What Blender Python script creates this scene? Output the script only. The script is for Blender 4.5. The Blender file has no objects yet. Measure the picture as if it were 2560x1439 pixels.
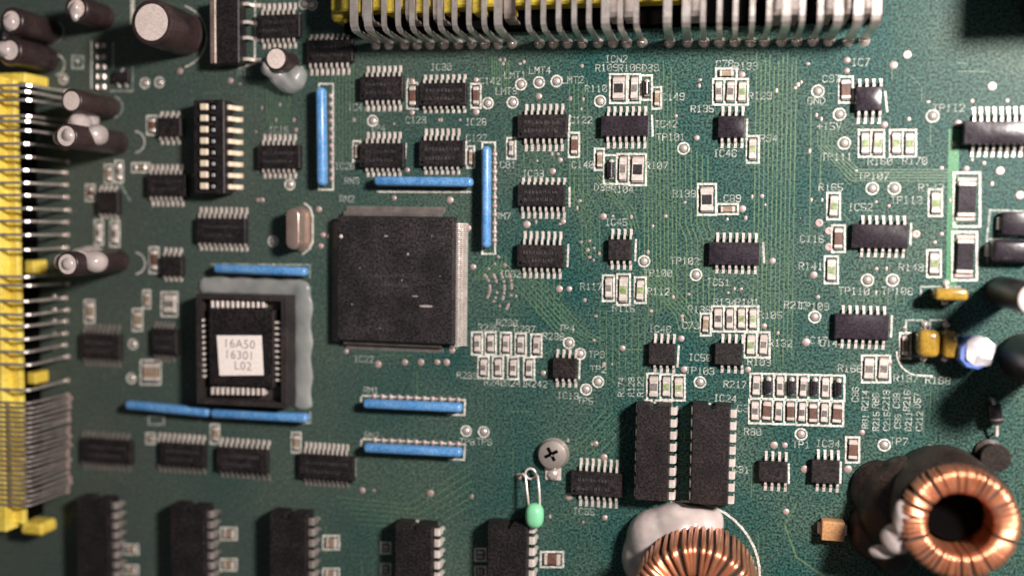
import bpy, bmesh, math, random
from mathutils import Matrix, Vector
random.seed(11)
PI = math.pi
S = 0.01                      # 1 mm = 0.01 unit
scene = bpy.context.scene
C = scene.collection

# ------------------------------------------------------------------ camera
FPX = 2450.0
NX, NY = 1800.0, 560.0        # board point straight below the lens
H = 208.0                     # lens height over the board, mm
n = Vector(((NX-1280)/FPX, (NY-719.5)/FPX, 1.0)); n.normalize()
wz_ = -1.0
wy_ = (400-719.5)/FPX*wz_
wx_ = -(n.y*wy_ + n.z*wz_)/n.x
Wx = Vector((wx_, wy_, wz_)).normalized()
Wz = -n
Wy = Wz.cross(Wx)
M = Matrix((Wx, Wy, Wz))      # image axes (right, down, forward) -> world
def P(x, y, h=0.0):
    d = M @ Vector(((x-1280)/FPX, (y-719.5)/FPX, 1.0))
    t = (H-h)/(-d.z)
    return (d.x*t, d.y*t)
cd = bpy.data.cameras.new('camera'); cam = bpy.data.objects.new('camera', cd); C.objects.link(cam)
r = M @ Vector((1,0,0)); u = -(M @ Vector((0,1,0))); b = -(M @ Vector((0,0,1)))
cam.matrix_world = Matrix(((r.x,u.x,b.x,0),(r.y,u.y,b.y,0),(r.z,u.z,b.z,H*S),(0,0,0,1)))
cd.sensor_width = 36; cd.lens = 36*FPX/2560; cd.clip_start = 0.05; cd.clip_end = 100
cd.dof.use_dof = True
fx, fy = P(1650, 480, 1.0)
fv = Vector((fx*S, fy*S, 1*S)) - cam.matrix_world.translation
cd.dof.focus_distance = fv.dot(-b)
cd.dof.aperture_fstop = (cd.lens/1000*1.0)/(7.6*S)   # 4.2 mm wide pupil
scene.camera = cam

# ------------------------------------------------------------------ light
w = bpy.data.worlds.new('World'); scene.world = w; w.use_nodes = True
bg = w.node_tree.nodes['Background']; bg.inputs[0].default_value = (0.70,0.72,0.76,1); bg.inputs[1].default_value = 0.13
ld = bpy.data.lights.new('work_lamp','AREA'); ld.shape = 'DISK'; ld.size = 44*S; ld.energy = 218; ld.color = (1.0,0.90,0.86)
lamp = bpy.data.objects.new('work_lamp', ld); C.objects.link(lamp)
LP = Vector((165,84,215))*S
lamp.location = LP
lamp.rotation_euler = (Vector((-30*S,-10*S,0))-LP).to_track_quat('-Z','Y').to_euler()
scene.view_settings.view_transform = 'Standard'; scene.view_settings.look = 'None'
scene.view_settings.exposure = 0; scene.view_settings.gamma = 1

# ------------------------------------------------------------------ materials
def mat(name, col, rough=.5, metal=0.0, col2=None, scale=40, bump=0.0, bscale=None, grain=0.0, coat=0.0, trans=0.0, sss=0.0, spec=.5, detail=4):
    m = bpy.data.materials.new(name); m.use_nodes = True
    nt = m.node_tree; N = nt.nodes; L = nt.links
    p = N['Principled BSDF']
    p.inputs['Base Color'].default_value = (*col,1); p.inputs['Roughness'].default_value = rough
    p.inputs['Metallic'].default_value = metal; p.inputs['Specular IOR Level'].default_value = spec
    p.inputs['Coat Weight'].default_value = coat; p.inputs['Coat Roughness'].default_value = .15
    p.inputs['Transmission Weight'].default_value = trans
    if sss: p.inputs['Subsurface Weight'].default_value = sss; p.inputs['Subsurface Scale'].default_value = .02
    tc = N.new('ShaderNodeTexCoord'); geo = N.new('ShaderNodeNewGeometry')
    src = None
    if col2 is not None:
        no = N.new('ShaderNodeTexNoise'); no.inputs['Scale'].default_value = scale; no.inputs['Detail'].default_value = detail
        L.new(geo.outputs['Position'], no.inputs['Vector'])
        cr = N.new('ShaderNodeValToRGB'); cr.color_ramp.elements[0].position=.36; cr.color_ramp.elements[1].position=.64
        cr.color_ramp.elements[0].color=(*col,1); cr.color_ramp.elements[1].color=(*col2,1)
        L.new(no.outputs['Fac'], cr.inputs[0]); src = cr.outputs[0]
    if grain:
        g = N.new('ShaderNodeTexNoise'); g.inputs['Scale'].default_value = 210; g.inputs['Detail'].default_value = 1.5
        L.new(geo.outputs['Position'], g.inputs['Vector'])
        mr = N.new('ShaderNodeMapRange'); mr.inputs[1].default_value=.36; mr.inputs[2].default_value=.64
        mr.inputs[3].default_value=1-grain; mr.inputs[4].default_value=1+grain
        L.new(g.outputs['Fac'], mr.inputs[0])
        mx = N.new('ShaderNodeMix'); mx.data_type='RGBA'; mx.blend_type='MULTIPLY'; mx.inputs[0].default_value=1
        if src: L.new(src, mx.inputs[6])
        else: mx.inputs[6].default_value=(*col,1)
        L.new(mr.outputs[0], mx.inputs[7]); src = mx.outputs[2]
    if src: L.new(src, p.inputs['Base Color'])
    if bump:
        bn = N.new('ShaderNodeTexNoise'); bn.inputs['Scale'].default_value = bscale or scale; bn.inputs['Detail'].default_value=3
        L.new(geo.outputs['Position'], bn.inputs['Vector'])
        bu = N.new('ShaderNodeBump'); bu.inputs['Strength'].default_value = bump; bu.inputs['Distance'].default_value=.002
        L.new(bn.outputs['Fac'], bu.inputs['Height']); L.new(bu.outputs[0], p.inputs['Normal'])
    return m
m_mask  = mat('solder_mask', (.014,.059,.052), .5, col2=(.044,.083,.064), scale=4.2, bump=.12, bscale=120, grain=.72, detail=8, spec=.2)
def painted_haze(m):
    # camera haze painted into the mask colour as uneven grey towards the left
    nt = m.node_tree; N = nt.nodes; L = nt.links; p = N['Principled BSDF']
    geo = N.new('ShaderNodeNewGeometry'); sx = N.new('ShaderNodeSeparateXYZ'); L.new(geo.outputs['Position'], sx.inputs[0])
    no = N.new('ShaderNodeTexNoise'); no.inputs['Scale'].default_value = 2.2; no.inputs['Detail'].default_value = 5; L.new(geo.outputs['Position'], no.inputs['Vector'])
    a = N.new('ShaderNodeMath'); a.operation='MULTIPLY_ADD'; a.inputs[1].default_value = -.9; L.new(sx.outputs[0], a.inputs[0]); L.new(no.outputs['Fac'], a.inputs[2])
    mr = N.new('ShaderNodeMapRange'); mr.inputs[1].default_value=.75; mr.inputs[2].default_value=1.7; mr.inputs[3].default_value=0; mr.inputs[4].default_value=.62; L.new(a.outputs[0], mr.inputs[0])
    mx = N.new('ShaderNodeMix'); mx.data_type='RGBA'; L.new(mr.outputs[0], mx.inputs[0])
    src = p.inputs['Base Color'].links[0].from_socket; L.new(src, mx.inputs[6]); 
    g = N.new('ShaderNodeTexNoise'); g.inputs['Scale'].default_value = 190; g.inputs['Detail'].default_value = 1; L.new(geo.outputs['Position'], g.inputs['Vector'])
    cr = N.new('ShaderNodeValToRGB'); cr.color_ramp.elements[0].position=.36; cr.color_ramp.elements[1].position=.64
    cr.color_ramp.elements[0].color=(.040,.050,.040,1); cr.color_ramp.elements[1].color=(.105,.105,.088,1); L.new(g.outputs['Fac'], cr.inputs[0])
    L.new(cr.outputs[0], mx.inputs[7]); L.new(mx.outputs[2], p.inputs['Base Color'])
painted_haze(m_mask)
m_trace = mat('masked_copper_trace', (.082,.145,.078), .42, col2=(.055,.112,.066), scale=9, grain=.35)
m_light = mat('light_green_mask', (.045,.20,.08), .4, col2=(.035,.16,.07), scale=9, grain=.3)
m_silk  = mat('silkscreen_ink', (.62,.60,.54), .7, col2=(.40,.40,.35), scale=60, grain=.35)
m_silk2 = mat('worn_silkscreen_ink', (.36,.38,.34), .7, col2=(.14,.18,.15), scale=70, grain=.4)
m_epoxy = mat('black_epoxy', (.009,.007,.0075), .5, col2=(.017,.013,.013), scale=25, bump=.3, bscale=220, grain=.75, spec=.35)
m_quad  = mat('dusty_black_epoxy', (.011,.009,.010), .55, col2=(.026,.021,.022), scale=18, bump=.3, bscale=200, grain=.8, spec=.35)
m_gloss = mat('glossy_black_epoxy', (.016,.012,.017), .26, col2=(.028,.022,.028), scale=20, bump=.5, bscale=30, grain=.4, coat=.25)
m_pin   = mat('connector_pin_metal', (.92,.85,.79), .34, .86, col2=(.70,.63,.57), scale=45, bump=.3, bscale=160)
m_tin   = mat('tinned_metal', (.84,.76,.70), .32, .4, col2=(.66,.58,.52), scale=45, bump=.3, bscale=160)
m_tind  = mat('dull_shaded_tin', (.30,.26,.24), .5, .4, col2=(.20,.175,.16), scale=45, bump=.3, bscale=160)  # dull metal, also used where shade is put into the lead colour
m_solder= mat('solder', (.80,.72,.66), .25, .6, bump=.3, bscale=90, col2=(.66,.55,.5), scale=30)
m_pad   = mat('solder_pad', (.50,.38,.35), .45, .35, col2=(.36,.27,.25), scale=30)
m_chipw = mat('ceramic_white', (.55,.50,.46), .5, col2=(.42,.38,.34), scale=60, grain=.2)
m_chipk = mat('resistor_black', (.022,.020,.022), .4, grain=.4)
m_chipg = mat('resistor_grey', (.17,.15,.13), .5, col2=(.10,.09,.08), scale=80, grain=.3)
m_green = mat('resistor_green', (.15,.25,.06), .5, col2=(.26,.30,.17), scale=90, grain=.3)
m_brown = mat('capacitor_brown', (.135,.062,.042), .5, col2=(.09,.05,.038), scale=60, grain=.2)
m_tanc  = mat('capacitor_tan', (.30,.22,.15), .5, col2=(.22,.16,.11), scale=60, grain=.2)
m_blue  = mat('blue_lacquer', (.065,.22,.48), .42, col2=(.12,.29,.54), scale=45, bump=.5, bscale=50, grain=.2, coat=.3)
m_yel   = mat('yellow_plastic', (.86,.70,.13), .5, col2=(.66,.48,.06), scale=12, bump=.3, bscale=60, grain=.2)
m_yeld  = mat('aged_yellow_plastic', (.46,.36,.03), .5, col2=(.30,.23,.03), scale=10, bump=.3, bscale=60, grain=.2)
m_sleeve= mat('capacitor_sleeve', (.020,.012,.013), .38, col2=(.042,.026,.024), scale=14, bump=.4, bscale=40, grain=.3)
m_alu   = mat('aluminium_top', (.84,.72,.66), .5, .25, col2=(.76,.64,.58), scale=30, grain=.1)
m_glue  = mat('silicone_glue', (.58,.50,.47), .22, col2=(.38,.34,.32), scale=20, bump=.4, bscale=18, sss=.3, coat=.4)
m_glue.node_tree.nodes['Principled BSDF'].inputs['Alpha'].default_value = .88
m_glueg = mat('grey_silicone_glue', (.50,.50,.48), .35, col2=(.32,.34,.33), scale=14, bump=.4, bscale=18, coat=.3)
m_glueg.node_tree.nodes['Principled BSDF'].inputs['Alpha'].default_value = .5
m_glued = mat('dark_resin', (.030,.019,.015), .42, col2=(.014,.010,.008), scale=12, bump=.5, bscale=45, spec=.4, grain=.5)
m_copper= mat('enamelled_copper', (.92,.42,.24), .33, .85, col2=(.80,.34,.18), scale=30, bump=.2, bscale=80, coat=.4)
m_core  = mat('ferrite_core', (.03,.025,.022), .6)
m_paper = mat('paper_label', (.86,.78,.72), .75, grain=.06)
m_ink   = mat('label_ink', (.27,.23,.23), .8)
m_cream = mat('cream_actuator', (.72,.60,.45), .5)
m_grey  = mat('grey_contact', (.33,.34,.36), .5, .3)
m_beige = mat('heat_tab', (.34,.27,.23), .42, .55, col2=(.24,.19,.16), scale=30, grain=.2)
m_cryst = mat('crystal_can', (.58,.43,.36), .26, .75, col2=(.46,.35,.30), scale=20, bump=.3, bscale=40)
m_gold  = mat('amber_lacquer', (.36,.22,.03), .22, col2=(.28,.17,.025), scale=20, grain=.2, coat=.7)
m_orange= mat('orange_case', (.50,.27,.12), .5, col2=(.42,.22,.09), scale=30, grain=.2)
m_led   = mat('green_lens', (.20,.58,.32), .4, sss=.3, coat=.15, bump=.2, bscale=20)
m_bsleeve=mat('blue_sleeve', (.08,.16,.50), .35, col2=(.16,.24,.58), scale=20)
m_foil  = mat('crumpled_foil', (.80,.78,.80), .3, .4, bump=.9, bscale=14)
m_steel = mat('screw_steel', (.62,.55,.49), .32, .7, col2=(.45,.39,.34), scale=16, bump=.3, bscale=60)
m_dark  = mat('recess_black', (.003,.003,.003), .9, spec=0)
m_dust  = mat('pale_dust', (.30,.27,.24), .8)
m_sock  = mat('socket_plastic', (.014,.011,.011), .55, col2=(.030,.023,.021), scale=16, bump=.3, bscale=80, grain=.4)

# ------------------------------------------------------------------ helpers (mm in, units out)
def me_from(name, verts, faces, m, smooth=False):
    me = bpy.data.meshes.new(name)
    me.from_pydata([(v[0]*S, v[1]*S, v[2]*S) for v in verts], [], faces)
    me.materials.append(m)
    if smooth:
        me.polygons.foreach_set('use_smooth', [True]*len(me.polygons))
    me.update()
    return me
def link(name, me, parent=None, loc=(0,0,0), rot=0.0, kind=None, label=None):
    o = bpy.data.objects.new(name, me); C.objects.link(o)
    o.location = (loc[0]*S, loc[1]*S, loc[2]*S); o.rotation_euler = (0,0,rot)
    if parent: o.parent = parent
    if kind: o['kind'] = kind
    if label: o['label'] = label
    return o
def thing(name, label, cat, x, y, rot=0.0, group=None, z=0):
    o = bpy.data.objects.new(name, None); C.objects.link(o)
    o.empty_display_size = .02
    o.location = (x*S, y*S, z*S); o.rotation_euler = (0,0,rot)
    o['label'] = label; o['category'] = cat
    if group: o['group'] = group
    return o
cache = {}
def bm_me(name, bm, m, smooth=False):
    for v in bm.verts: v.co *= S
    me = bpy.data.meshes.new(name); bm.to_mesh(me); bm.free(); me.materials.append(m)
    if smooth: me.polygons.foreach_set('use_smooth', [True]*len(me.polygons))
    return me
def box(name, lx, ly, z0, z1, m, bev=0.0, taper=0.0, seg=1, smooth=False):
    lx, ly, z0, z1 = round(lx,1), round(ly,1), round(z0,2), round(z1,2)
    k = ('box', name, lx, ly, z0, z1, m.name, bev, taper, seg)
    if k in cache: return cache[k]
    bm = bmesh.new()
    a, c = lx/2, ly/2
    vs = [bm.verts.new(p) for p in ((-a,-c,z0),(a,-c,z0),(a,c,z0),(-a,c,z0),(-a+taper,-c+taper,z1),(a-taper,-c+taper,z1),(a-taper,c-taper,z1),(-a+taper,c-taper,z1))]
    for f in ((3,2,1,0),(4,5,6,7),(0,1,5,4),(1,2,6,5),(2,3,7,6),(3,0,4,7)): bm.faces.new([vs[i] for i in f])
    if bev: bmesh.ops.bevel(bm, geom=list(bm.edges), offset=bev, segments=seg, affect='EDGES', profile=.5)
    cache[k] = bm_me(name, bm, m, smooth); return cache[k]
def prof_extrude(pts, half, closed_thick):
    """gull profile pts [(y,z)], thickness t, width 2*half -> verts, faces"""
    t = closed_thick
    top, bot = [], []
    for i,(y,z) in enumerate(pts):
        if i == 0: dy, dz = pts[1][0]-y, pts[1][1]-z
        elif i == len(pts)-1: dy, dz = y-pts[i-1][0], z-pts[i-1][1]
        else: dy, dz = pts[i+1][0]-pts[i-1][0], pts[i+1][1]-pts[i-1][1]
        l = math.hypot(dy,dz) or 1; ny, nz = -dz/l, dy/l
        if nz < 0: ny, nz = -ny, -nz
        top.append((y+ny*t/2, z+nz*t/2)); bot.append((y-ny*t/2, z-nz*t/2))
    v = []
    for (a,bq) in zip(top, bot): v += [(-half,a[0],a[1]),(half,a[0],a[1]),(half,bq[0],bq[1]),(-half,bq[0],bq[1])]
    f = []
    for i in range(len(pts)-1):
        o = i*4
        for j in range(4): f.append((o+j, o+(j+1)%4, o+4+(j+1)%4, o+4+j))
    f.append((3,2,1,0)); o=(len(pts)-1)*4; f.append((o,o+1,o+2,o+3))
    return v, f
def addbox(v, f, x0,x1,y0,y1,z0,z1):
    o = len(v)
    v += [(x0,y0,z0),(x1,y0,z0),(x1,y1,z0),(x0,y1,z0),(x0,y0,z1),(x1,y0,z1),(x1,y1,z1),(x0,y1,z1)]
    f += [(o+3,o+2,o+1,o),(o+4,o+5,o+6,o+7),(o,o+1,o+5,o+4),(o+1,o+2,o+6,o+5),(o+2,o+3,o+7,o+6),(o+3,o,o+4,o+7)]
def gull(L, hz=.8, half=.24, m=m_tin):
    """lead leaving a body at y=0 going +y, foot tip at y=L"""
    L = round(max(L,.9),1); k = ('gull', L, hz, half, m.name)
    if k in cache: return cache[k]
    v, f = prof_extrude([(-.1,hz),(.22*L,hz),(.36*L,hz-.12),(.48*L,.22),(.58*L,.16),(.86*L,.14)], half, .16)
    addbox(v, f, -half*1.3, half*1.3, .42*L, L, 0.0, .07)
    cache[k] = me_from('lead', v, f, m); return cache[k]
def cyl(name, r, z0, z1, m, seg=32, prof=None, smooth=True):
    """lathe; prof = list of (r,z)"""
    pr = prof or [(0,z0),(r,z0),(r,z1),(0,z1)]
    k = ('cyl', name, tuple((round(a,2),round(c,2)) for a,c in pr), m.name, seg)
    if k in cache: return cache[k]
    v, f, rings = [], [], []
    for (a,z) in pr:
        if a <= 1e-6: rings.append([len(v)]); v.append((0,0,z))
        else:
            rings.append(list(range(len(v), len(v)+seg)))
            v += [(a*math.cos(2*PI*i/seg), a*math.sin(2*PI*i/seg), z) for i in range(seg)]
    for A,B in zip(rings, rings[1:]):
        for i in range(seg):
            j = (i+1)%seg
            if len(A)==1 and len(B)==1: continue
            if len(A)==1: f.append((A[0],B[j],B[i]))
            elif len(B)==1: f.append((A[i],A[j],B[0]))
            else: f.append((A[i],A[j],B[j],B[i]))
    me = me_from(name, v, f, m, smooth)
    if smooth:
        try: me.set_sharp_from_angle(angle=math.radians(38))
        except Exception: pass
    cache[k] = me; return me
def blob(name, pts, m, seg=20, noise=.12, seed=0):
    """one smooth lump covering several balls [(x,y,z,rx,ry,rz)] joined by remesh"""
    bm = bmesh.new()
    for (x,y,z,a,c,e) in pts:
        res = bmesh.ops.create_icosphere(bm, subdivisions=3, radius=1)
        for vv in res['verts']:
            vv.co = Vector((vv.co.x*a+x, vv.co.y*c+y, vv.co.z*e+z))
    me = bm_me(name, bm, m, True)
    o = bpy.data.objects.new('tmp', me); C.objects.link(o)
    md = o.modifiers.new('r','REMESH'); md.mode='VOXEL'; md.voxel_size = .22*S; md.use_smooth_shade=True
    sm = o.modifiers.new('s','SMOOTH'); sm.iterations = 45; sm.factor=.9
    dg = bpy.context.evaluated_depsgraph_get(); dg.update()
    me2 = bpy.data.meshes.new_from_object(o.evaluated_get(dg)); me2.name = name
    bpy.data.objects.remove(o)
    rr = random.Random(seed); 
    ph = [rr.uniform(0,6) for _ in range(6)]
    for vv in me2.vertices:
        x,y,z = vv.co/S
        k = noise*(math.sin(x*1.1+ph[0])*math.cos(y*1.3+ph[1])+.6*math.sin(x*2.3+y*1.7+ph[2]+z))
        vv.co.x += k*.5*S; vv.co.y += k*.4*S; vv.co.z = max(vv.co.z + k*.5*S, -.02*S)
    me2.polygons.foreach_set('use_smooth', [True]*len(me2.polygons))
    return me2
def tube(name, pts, r, m, seg=8, flat=None):
    """round wire (or flat blade: flat=(w,t)) through mm points"""
    P3 = [Vector(p) for p in pts]; v=[]; f=[]
    for i,p in enumerate(P3):
        d = (P3[min(i+1,len(P3)-1)]-P3[max(i-1,0)]).normalized()
        ref = Vector((0,0,1)) if abs(d.z)<.95 else Vector((0,1,0)) if abs(d.y)<.9 else Vector((1,0,0))
        if flat: ref = flat[2]
        s = d.cross(ref).normalized(); t = s.cross(d).normalized()
        if flat:
            a,c = flat[0]/2, flat[1]/2
            for (q,e) in ((-a,-c),(a,-c),(a,c),(-a,c)): v.append(tuple(p+s*q+t*e))
        else:
            for k in range(seg):
                an = 2*PI*k/seg; v.append(tuple(p+s*r*math.cos(an)+t*r*math.sin(an)))
    nseg = 4 if flat else seg
    for i in range(len(P3)-1):
        for k in range(nseg): f.append((i*nseg+k, i*nseg+(k+1)%nseg, (i+1)*nseg+(k+1)%nseg, (i+1)*nseg+k))
    f.append(tuple(reversed(range(nseg)))); o=(len(P3)-1)*nseg; f.append(tuple(range(o,o+nseg)))
    return me_from(name, v, f, m, not flat)
def pxbox(x0,y0,x1,y1,h):
    L = P(x0,(y0+y1)/2,h); R = P(x1,(y0+y1)/2,h); T = P((x0+x1)/2,y0,h); B = P((x0+x1)/2,y1,h)
    cx, cy = P((x0+x1)/2,(y0+y1)/2,h)
    return cx, cy, math.hypot(R[0]-L[0],R[1]-L[1]), math.hypot(T[0]-B[0],T[1]-B[1])

# ------------------------------------------------------------------ board
board = thing('circuit_board', 'dark green printed circuit board filling the whole picture under all the parts', 'circuit board', 0, 0)
c0 = P(-260,-200); c1 = P(2900,-200); c2 = P(2900,1720); c3 = P(-260,1720)
v = [(p[0],p[1],z) for z in (-1.6,0) for p in (c0,c1,c2,c3)]
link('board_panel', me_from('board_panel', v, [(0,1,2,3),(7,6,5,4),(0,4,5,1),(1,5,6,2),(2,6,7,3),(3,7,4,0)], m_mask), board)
tb = P(1280,720)
tabl = link('table_top', me_from('table_top', [(-900,-900,-8),(900,-900,-8),(900,900,-8),(-900,900,-8)], [(0,1,2,3)], m_dark), kind='structure')

def strips(v, f, pts, wd, z):
    for (a, c) in zip(pts, pts[1:]):
        a = Vector(a); c = Vector(c); d = c-a
        if d.length < 1e-4: continue
        d.normalize(); nn = Vector((-d.y,d.x))*wd/2; a = a-d*wd*.5; c = c+d*wd*.5
        o = len(v)
        zz = z+.0016*((o//4)%9)
        for q in (a-nn, c-nn, c+nn, a+nn): v.append((q.x,q.y,zz))
        f.append((o,o+1,o+2,o+3))
def pl(pts, h=0): return [P(x,y,h) for x,y in pts]

# masked copper traces
tv, tf = [], []
def tr(pts, wd=.28): strips(tv, tf, pl(pts), wd, .010)
for i,x in enumerate(range(1608,1692,10)):
    tr([(x,150+(i*37)%60),(x+2,430),(x+4,745+(i*53)%60)])
for i,x in enumerate(range(1886,1992,11)):
    tr([(x+6,130+(i*29)%40),(x,520),(x-6,925-(i*31)%50)])
for i,x in enumerate(range(1424,1476,11)):
    tr([(x,180+(i*31)%50),(x+1,470+(i*43)%80),(x+30,520+(i*43)%80),(x+32,640)])
for i,x in enumerate((2024,2050,2060)):
    tr([(x+4,250+i*60),(x,600-i*120)])
for i in range(5): tr([(2044+i*9,330),(2044+i*9,362),(2128+i*5,452-i*7),(2368,452-i*7)])
for i in range(7): tr([(1240+i*13,660),(1240+i*13+150,830),(1240+i*13+190,868-i*3)])
for i in range(6): tr([(1600+i*12,680+i*2),(1600+i*12+90,790),(1690+i*12+10,828)])
for i in range(4): tr([(1484+i*9,440),(1556+i*9,530-i*3),(1570+i*9,570)])
for i in range(9): tr([(668+i*7,225+(i*17)%30),(668+i*7,300+(i*23)%30)])
for i in range(8): tr([(1230+i*6,140+(i*13)%20),(1230+i*6,200+(i*23)%50)])
for i in range(6): tr([(1700+i*14,360+i*6),(1700+i*14,560),(1716+i*14,600),(1716+i*14,760)])
for i in range(8): tr([(1500+i*16,770+(i*7)%30),(1500+i*16,930+(i*29)%30)], .18)
for i in range(6): tr([(1180+i*8,700),(1215+i*10,660),(1215+i*10,640)])
for i in range(9): tr([(2100+i*20,720+(i*17)%20),(2100+i*20,760)], .2)
for i in range(7): tr([(1310+i*15,384),(1310+i*15,438)], .2)
for i in range(7): tr([(1310+i*15,700),(1310+i*15,740+(i*19)%60)], .2)
for i in range(6): tr([(1520+i*12,1020+i*10),(1440+i*12,1100+i*10),(1440+i*12,1130)], .2)
for i in range(6): tr([(840+i*12,1240+i*14),(1020+i*12,1260+i*12),(1180,1160+i*20)], .2)
for i in range(10): tr([(830+i*9,150+(i*11)%30),(830+i*9,430-(i*41)%60)], .18)
tr([(1990,1260),(1962,1310),(1990,1390),(2060,1440)], .4); tr([(1330,900),(1380,875)], .3); tr([(1560,873),(1625,873)], .3)
rt = random.Random(5)
for k in range(130):
    x, y = rt.uniform(180,2450), rt.uniform(150,1420); l = rt.uniform(18,90)
    if rt.random() < .6: tr([(x,y),(x,y+l)], .16)
    elif rt.random() < .5: tr([(x,y),(x+l,y)], .16)
    else: tr([(x,y),(x+l*.5,y+l*.5)], .16)
link('copper_traces', me_from('copper_traces', tv, tf, m_trace), board, kind='stuff')
lv, lf = [], []
strips(lv, lf, pl([(2385,335),(2378,715)]), 2.0, .028)
link('bare_ground_track', me_from('bare_ground_track', lv, lf, m_light), board, label='lighter green wide copper track')

# stroke font -------------------------------------------------------
G = {'A':["0004264440","0242"],'C':["4536160501103041"],'D':["00062644422000"],'G':["45361605011030414323"],
'I':["2026","1636","1030"],'L':["060040"],'M':["0006234640"],'N':["00064046"],'P':["00063645443303"],'R':["00063645443303","2340"],
'T':["0646","2620"],'V':["062046"],'0':["1001051636454130 10".replace(' ',''),"0145"],'1':["152620","1030"],'2':["05163645440040"],
'3':["0516364544331333","334241301001"],'4':["30360242"],'5':["460603334241301001"],'6':["4536160501103041423303"],'7':["064610"],
'8':["13040516364544331302011030414233"],'9':["4313040516364541301001"],'+':["2125","0343"],'*':["0145","0541"]}
def text(s, x, y, hpx=17, ang=0, m=None, wd=.19):
    sc = 1/11.9*hpx/6*(11.9/12.5)
    X, Y = P(x, y, 0); v, f = [], []
    adv = 5.4; W = (len(s)*adv-1.4)
    ca, sa = math.cos(ang), math.sin(ang)
    for i,ch in enumerate(s):
        for st in G.get(ch, []):
            pts = [(int(st[k]), int(st[k+1])) for k in range(0,len(st),2)]
            q = []
            for (a,c) in pts:
                px = (i*adv+a*.95-W/2)*sc; py = (c-3)*sc
                q.append((px*ca-py*sa, px*sa+py*ca))
            strips(v, f, q, wd, 0)
    o = link('printed_text', me_from('printed_text', v, f, m or m_silk2), board, (X,Y,.045)); return o
TX = [("IC30",1103,168),("C142",1225,203),("IC41",895,268),("C123",1040,300),("IC28",1190,305),("IC18",697,325),("TP4",945,320),("LMT1",1288,188),("LMT4",1350,176),
("LMT2",1432,200),("LMT3",1266,228),("ICN2",1541,148),("R109",1517,170),("R106",1574,170),("D39",1626,170),("R110",1490,222),("C149",1683,242),("IC42",1665,310),
("TP101",1677,343),("C122",1453,300),("C78",1812,160),("R133",1865,166),("R129",1900,240),("R135",1756,272),("IC46",1813,383),("R94",1922,346),("C81",1270,412),
("C140",1457,412),("R107",1642,414),("D38",1506,468),("R104",1556,473),("IC33",1333,434),("R138",1711,484),("C89",1831,496),("IC45",1541,555),("TP102",1712,652),
("TP100",1645,682),("IC51",1796,705),("IC32",1276,684),("R117",1478,716),("R112",1646,728),("R115",1559,770),("TP4",1417,820),("TP3",1492,885),("TP2",1496,922),
("IC13",1420,988),("TP5",1463,1001),("IC48",1650,822),("C73",1727,813),("R136",1748,773),("R134",1812,755),("R101",1868,755),("R105",1926,787),("R132",1951,857),
("R103",1898,904),("IC50",1750,893),("TP103",1750,926),("R217",1838,960),("IC24",1813,995),("C97",2079,197),("IC7",2152,156),("GND",2041,252),("+15V",2073,316),
("TP111",2092,392),("R160",2200,403),("R170",2287,402),("TP107",2184,440),("TP113",2266,500),("R165",2077,468),("IC52",2151,518),("R142",2328,469),("C116",2030,597),
("R141",2027,665),("R143",2278,668),("TP110",2135,727),("TP108",2243,727),("TP109",2035,765),("R166",2125,920),("R187",2265,945),("R188",2345,950),
("R239",1168,938),("R235",1222,818),("R236",1268,806),("R237",1312,822),("R238",1384,840),("R240",1237,955),("R241",1290,957),("R242",1342,959),("IC35",1460,1277),
("IC34",2070,1108),("TP1",2003,1110),("TP7",2247,1102),("IC22",910,897),("RM1",928,975),("RM2",930,1087),("TP8",1168,1103),("TP9",1211,1103),("RN2",868,497),("RM7",1258,540),
("IC26",862,415),("C127",1192,345),("RN3",880,452),("R212",1990,857-95),("C144",2080,857),("TP112",2372,270),("R10",612,180),("C9",2335,1120),("IC31",1845,1172),("R80",1882,1078),("C33",1865,1020),("IC17",2040,850)]
for t in TX: text(*t)
for i,(s,h) in enumerate((("R214",965+55),("R80",985+38),("C213",1020),("C98",1025),("R216",1020),("D57",1020))):
    text(s, 2163+i*26, 1000, 15, PI/2)
for i,s in enumerate(("R81","R215","C215","C99","D211","C212")): text(s, 2163+i*27, 1052, 14, PI/2)
text("C96", 2138, 985, 15, PI/2)
for s,x in (("R174",1553),("R123",1578),("R122",1601)): text(s, x, 966, 15, PI/2)

def outline(pts, wd=.42, m=None, closed=True):
    q = pl(pts); q = q+[q[0]] if closed else q
    v, f = [], []; strips(v, f, q, wd, 0)
    # overlapping corners: give every other strip its own tiny height
    return link('printed_outline', me_from('printed_outline', v, f, m or m_silk), board, (0,0,.04))
def rect(x0,y0,x1,y1,**k): return outline([(x0,y0),(x1,y0),(x1,y1),(x0,y1)], **k)
rect(798,210,833,474); rect(1206,356,1238,634); outline([(1178,480),(945,479)],closed=False)
outline([(530,660),(775,662),(775,693)],closed=False,m=m_silk2)
outline([(903,988),(1163,999),(1161,1037),(1120,1035)],closed=False); outline([(903,988),(903,1004)],closed=False)
outline([(904,1096),(1163,1110),(1160,1148),(1122,1147)],closed=False); outline([(904,1096),(903,1112)],closed=False)
outline([(776,1030),(776,1056),(752,1056)],closed=False,m=m_silk2)
outline([(1612,1020),(1614,1000),(1634,1001),(1640,1009),(1654,1009),(1660,1001),(1678,1002),(1678,1020)],closed=False)
outline([(1752,1025),(1755,1008),(1775,1009),(1783,1017),(1796,1017),(1803,1009),(1822,1010),(1822,1025)],closed=False)
outline([(1020,1318),(1022,1300),(1045,1302),(1052,1311),(1066,1311),(1072,1302),(1088,1302),(1088,1316)],closed=False)
outline([(716,1295),(718,1284),(735,1284),(743,1292),(757,1292),(762,1284),(774,1285)],closed=False,m=m_silk2)
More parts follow.
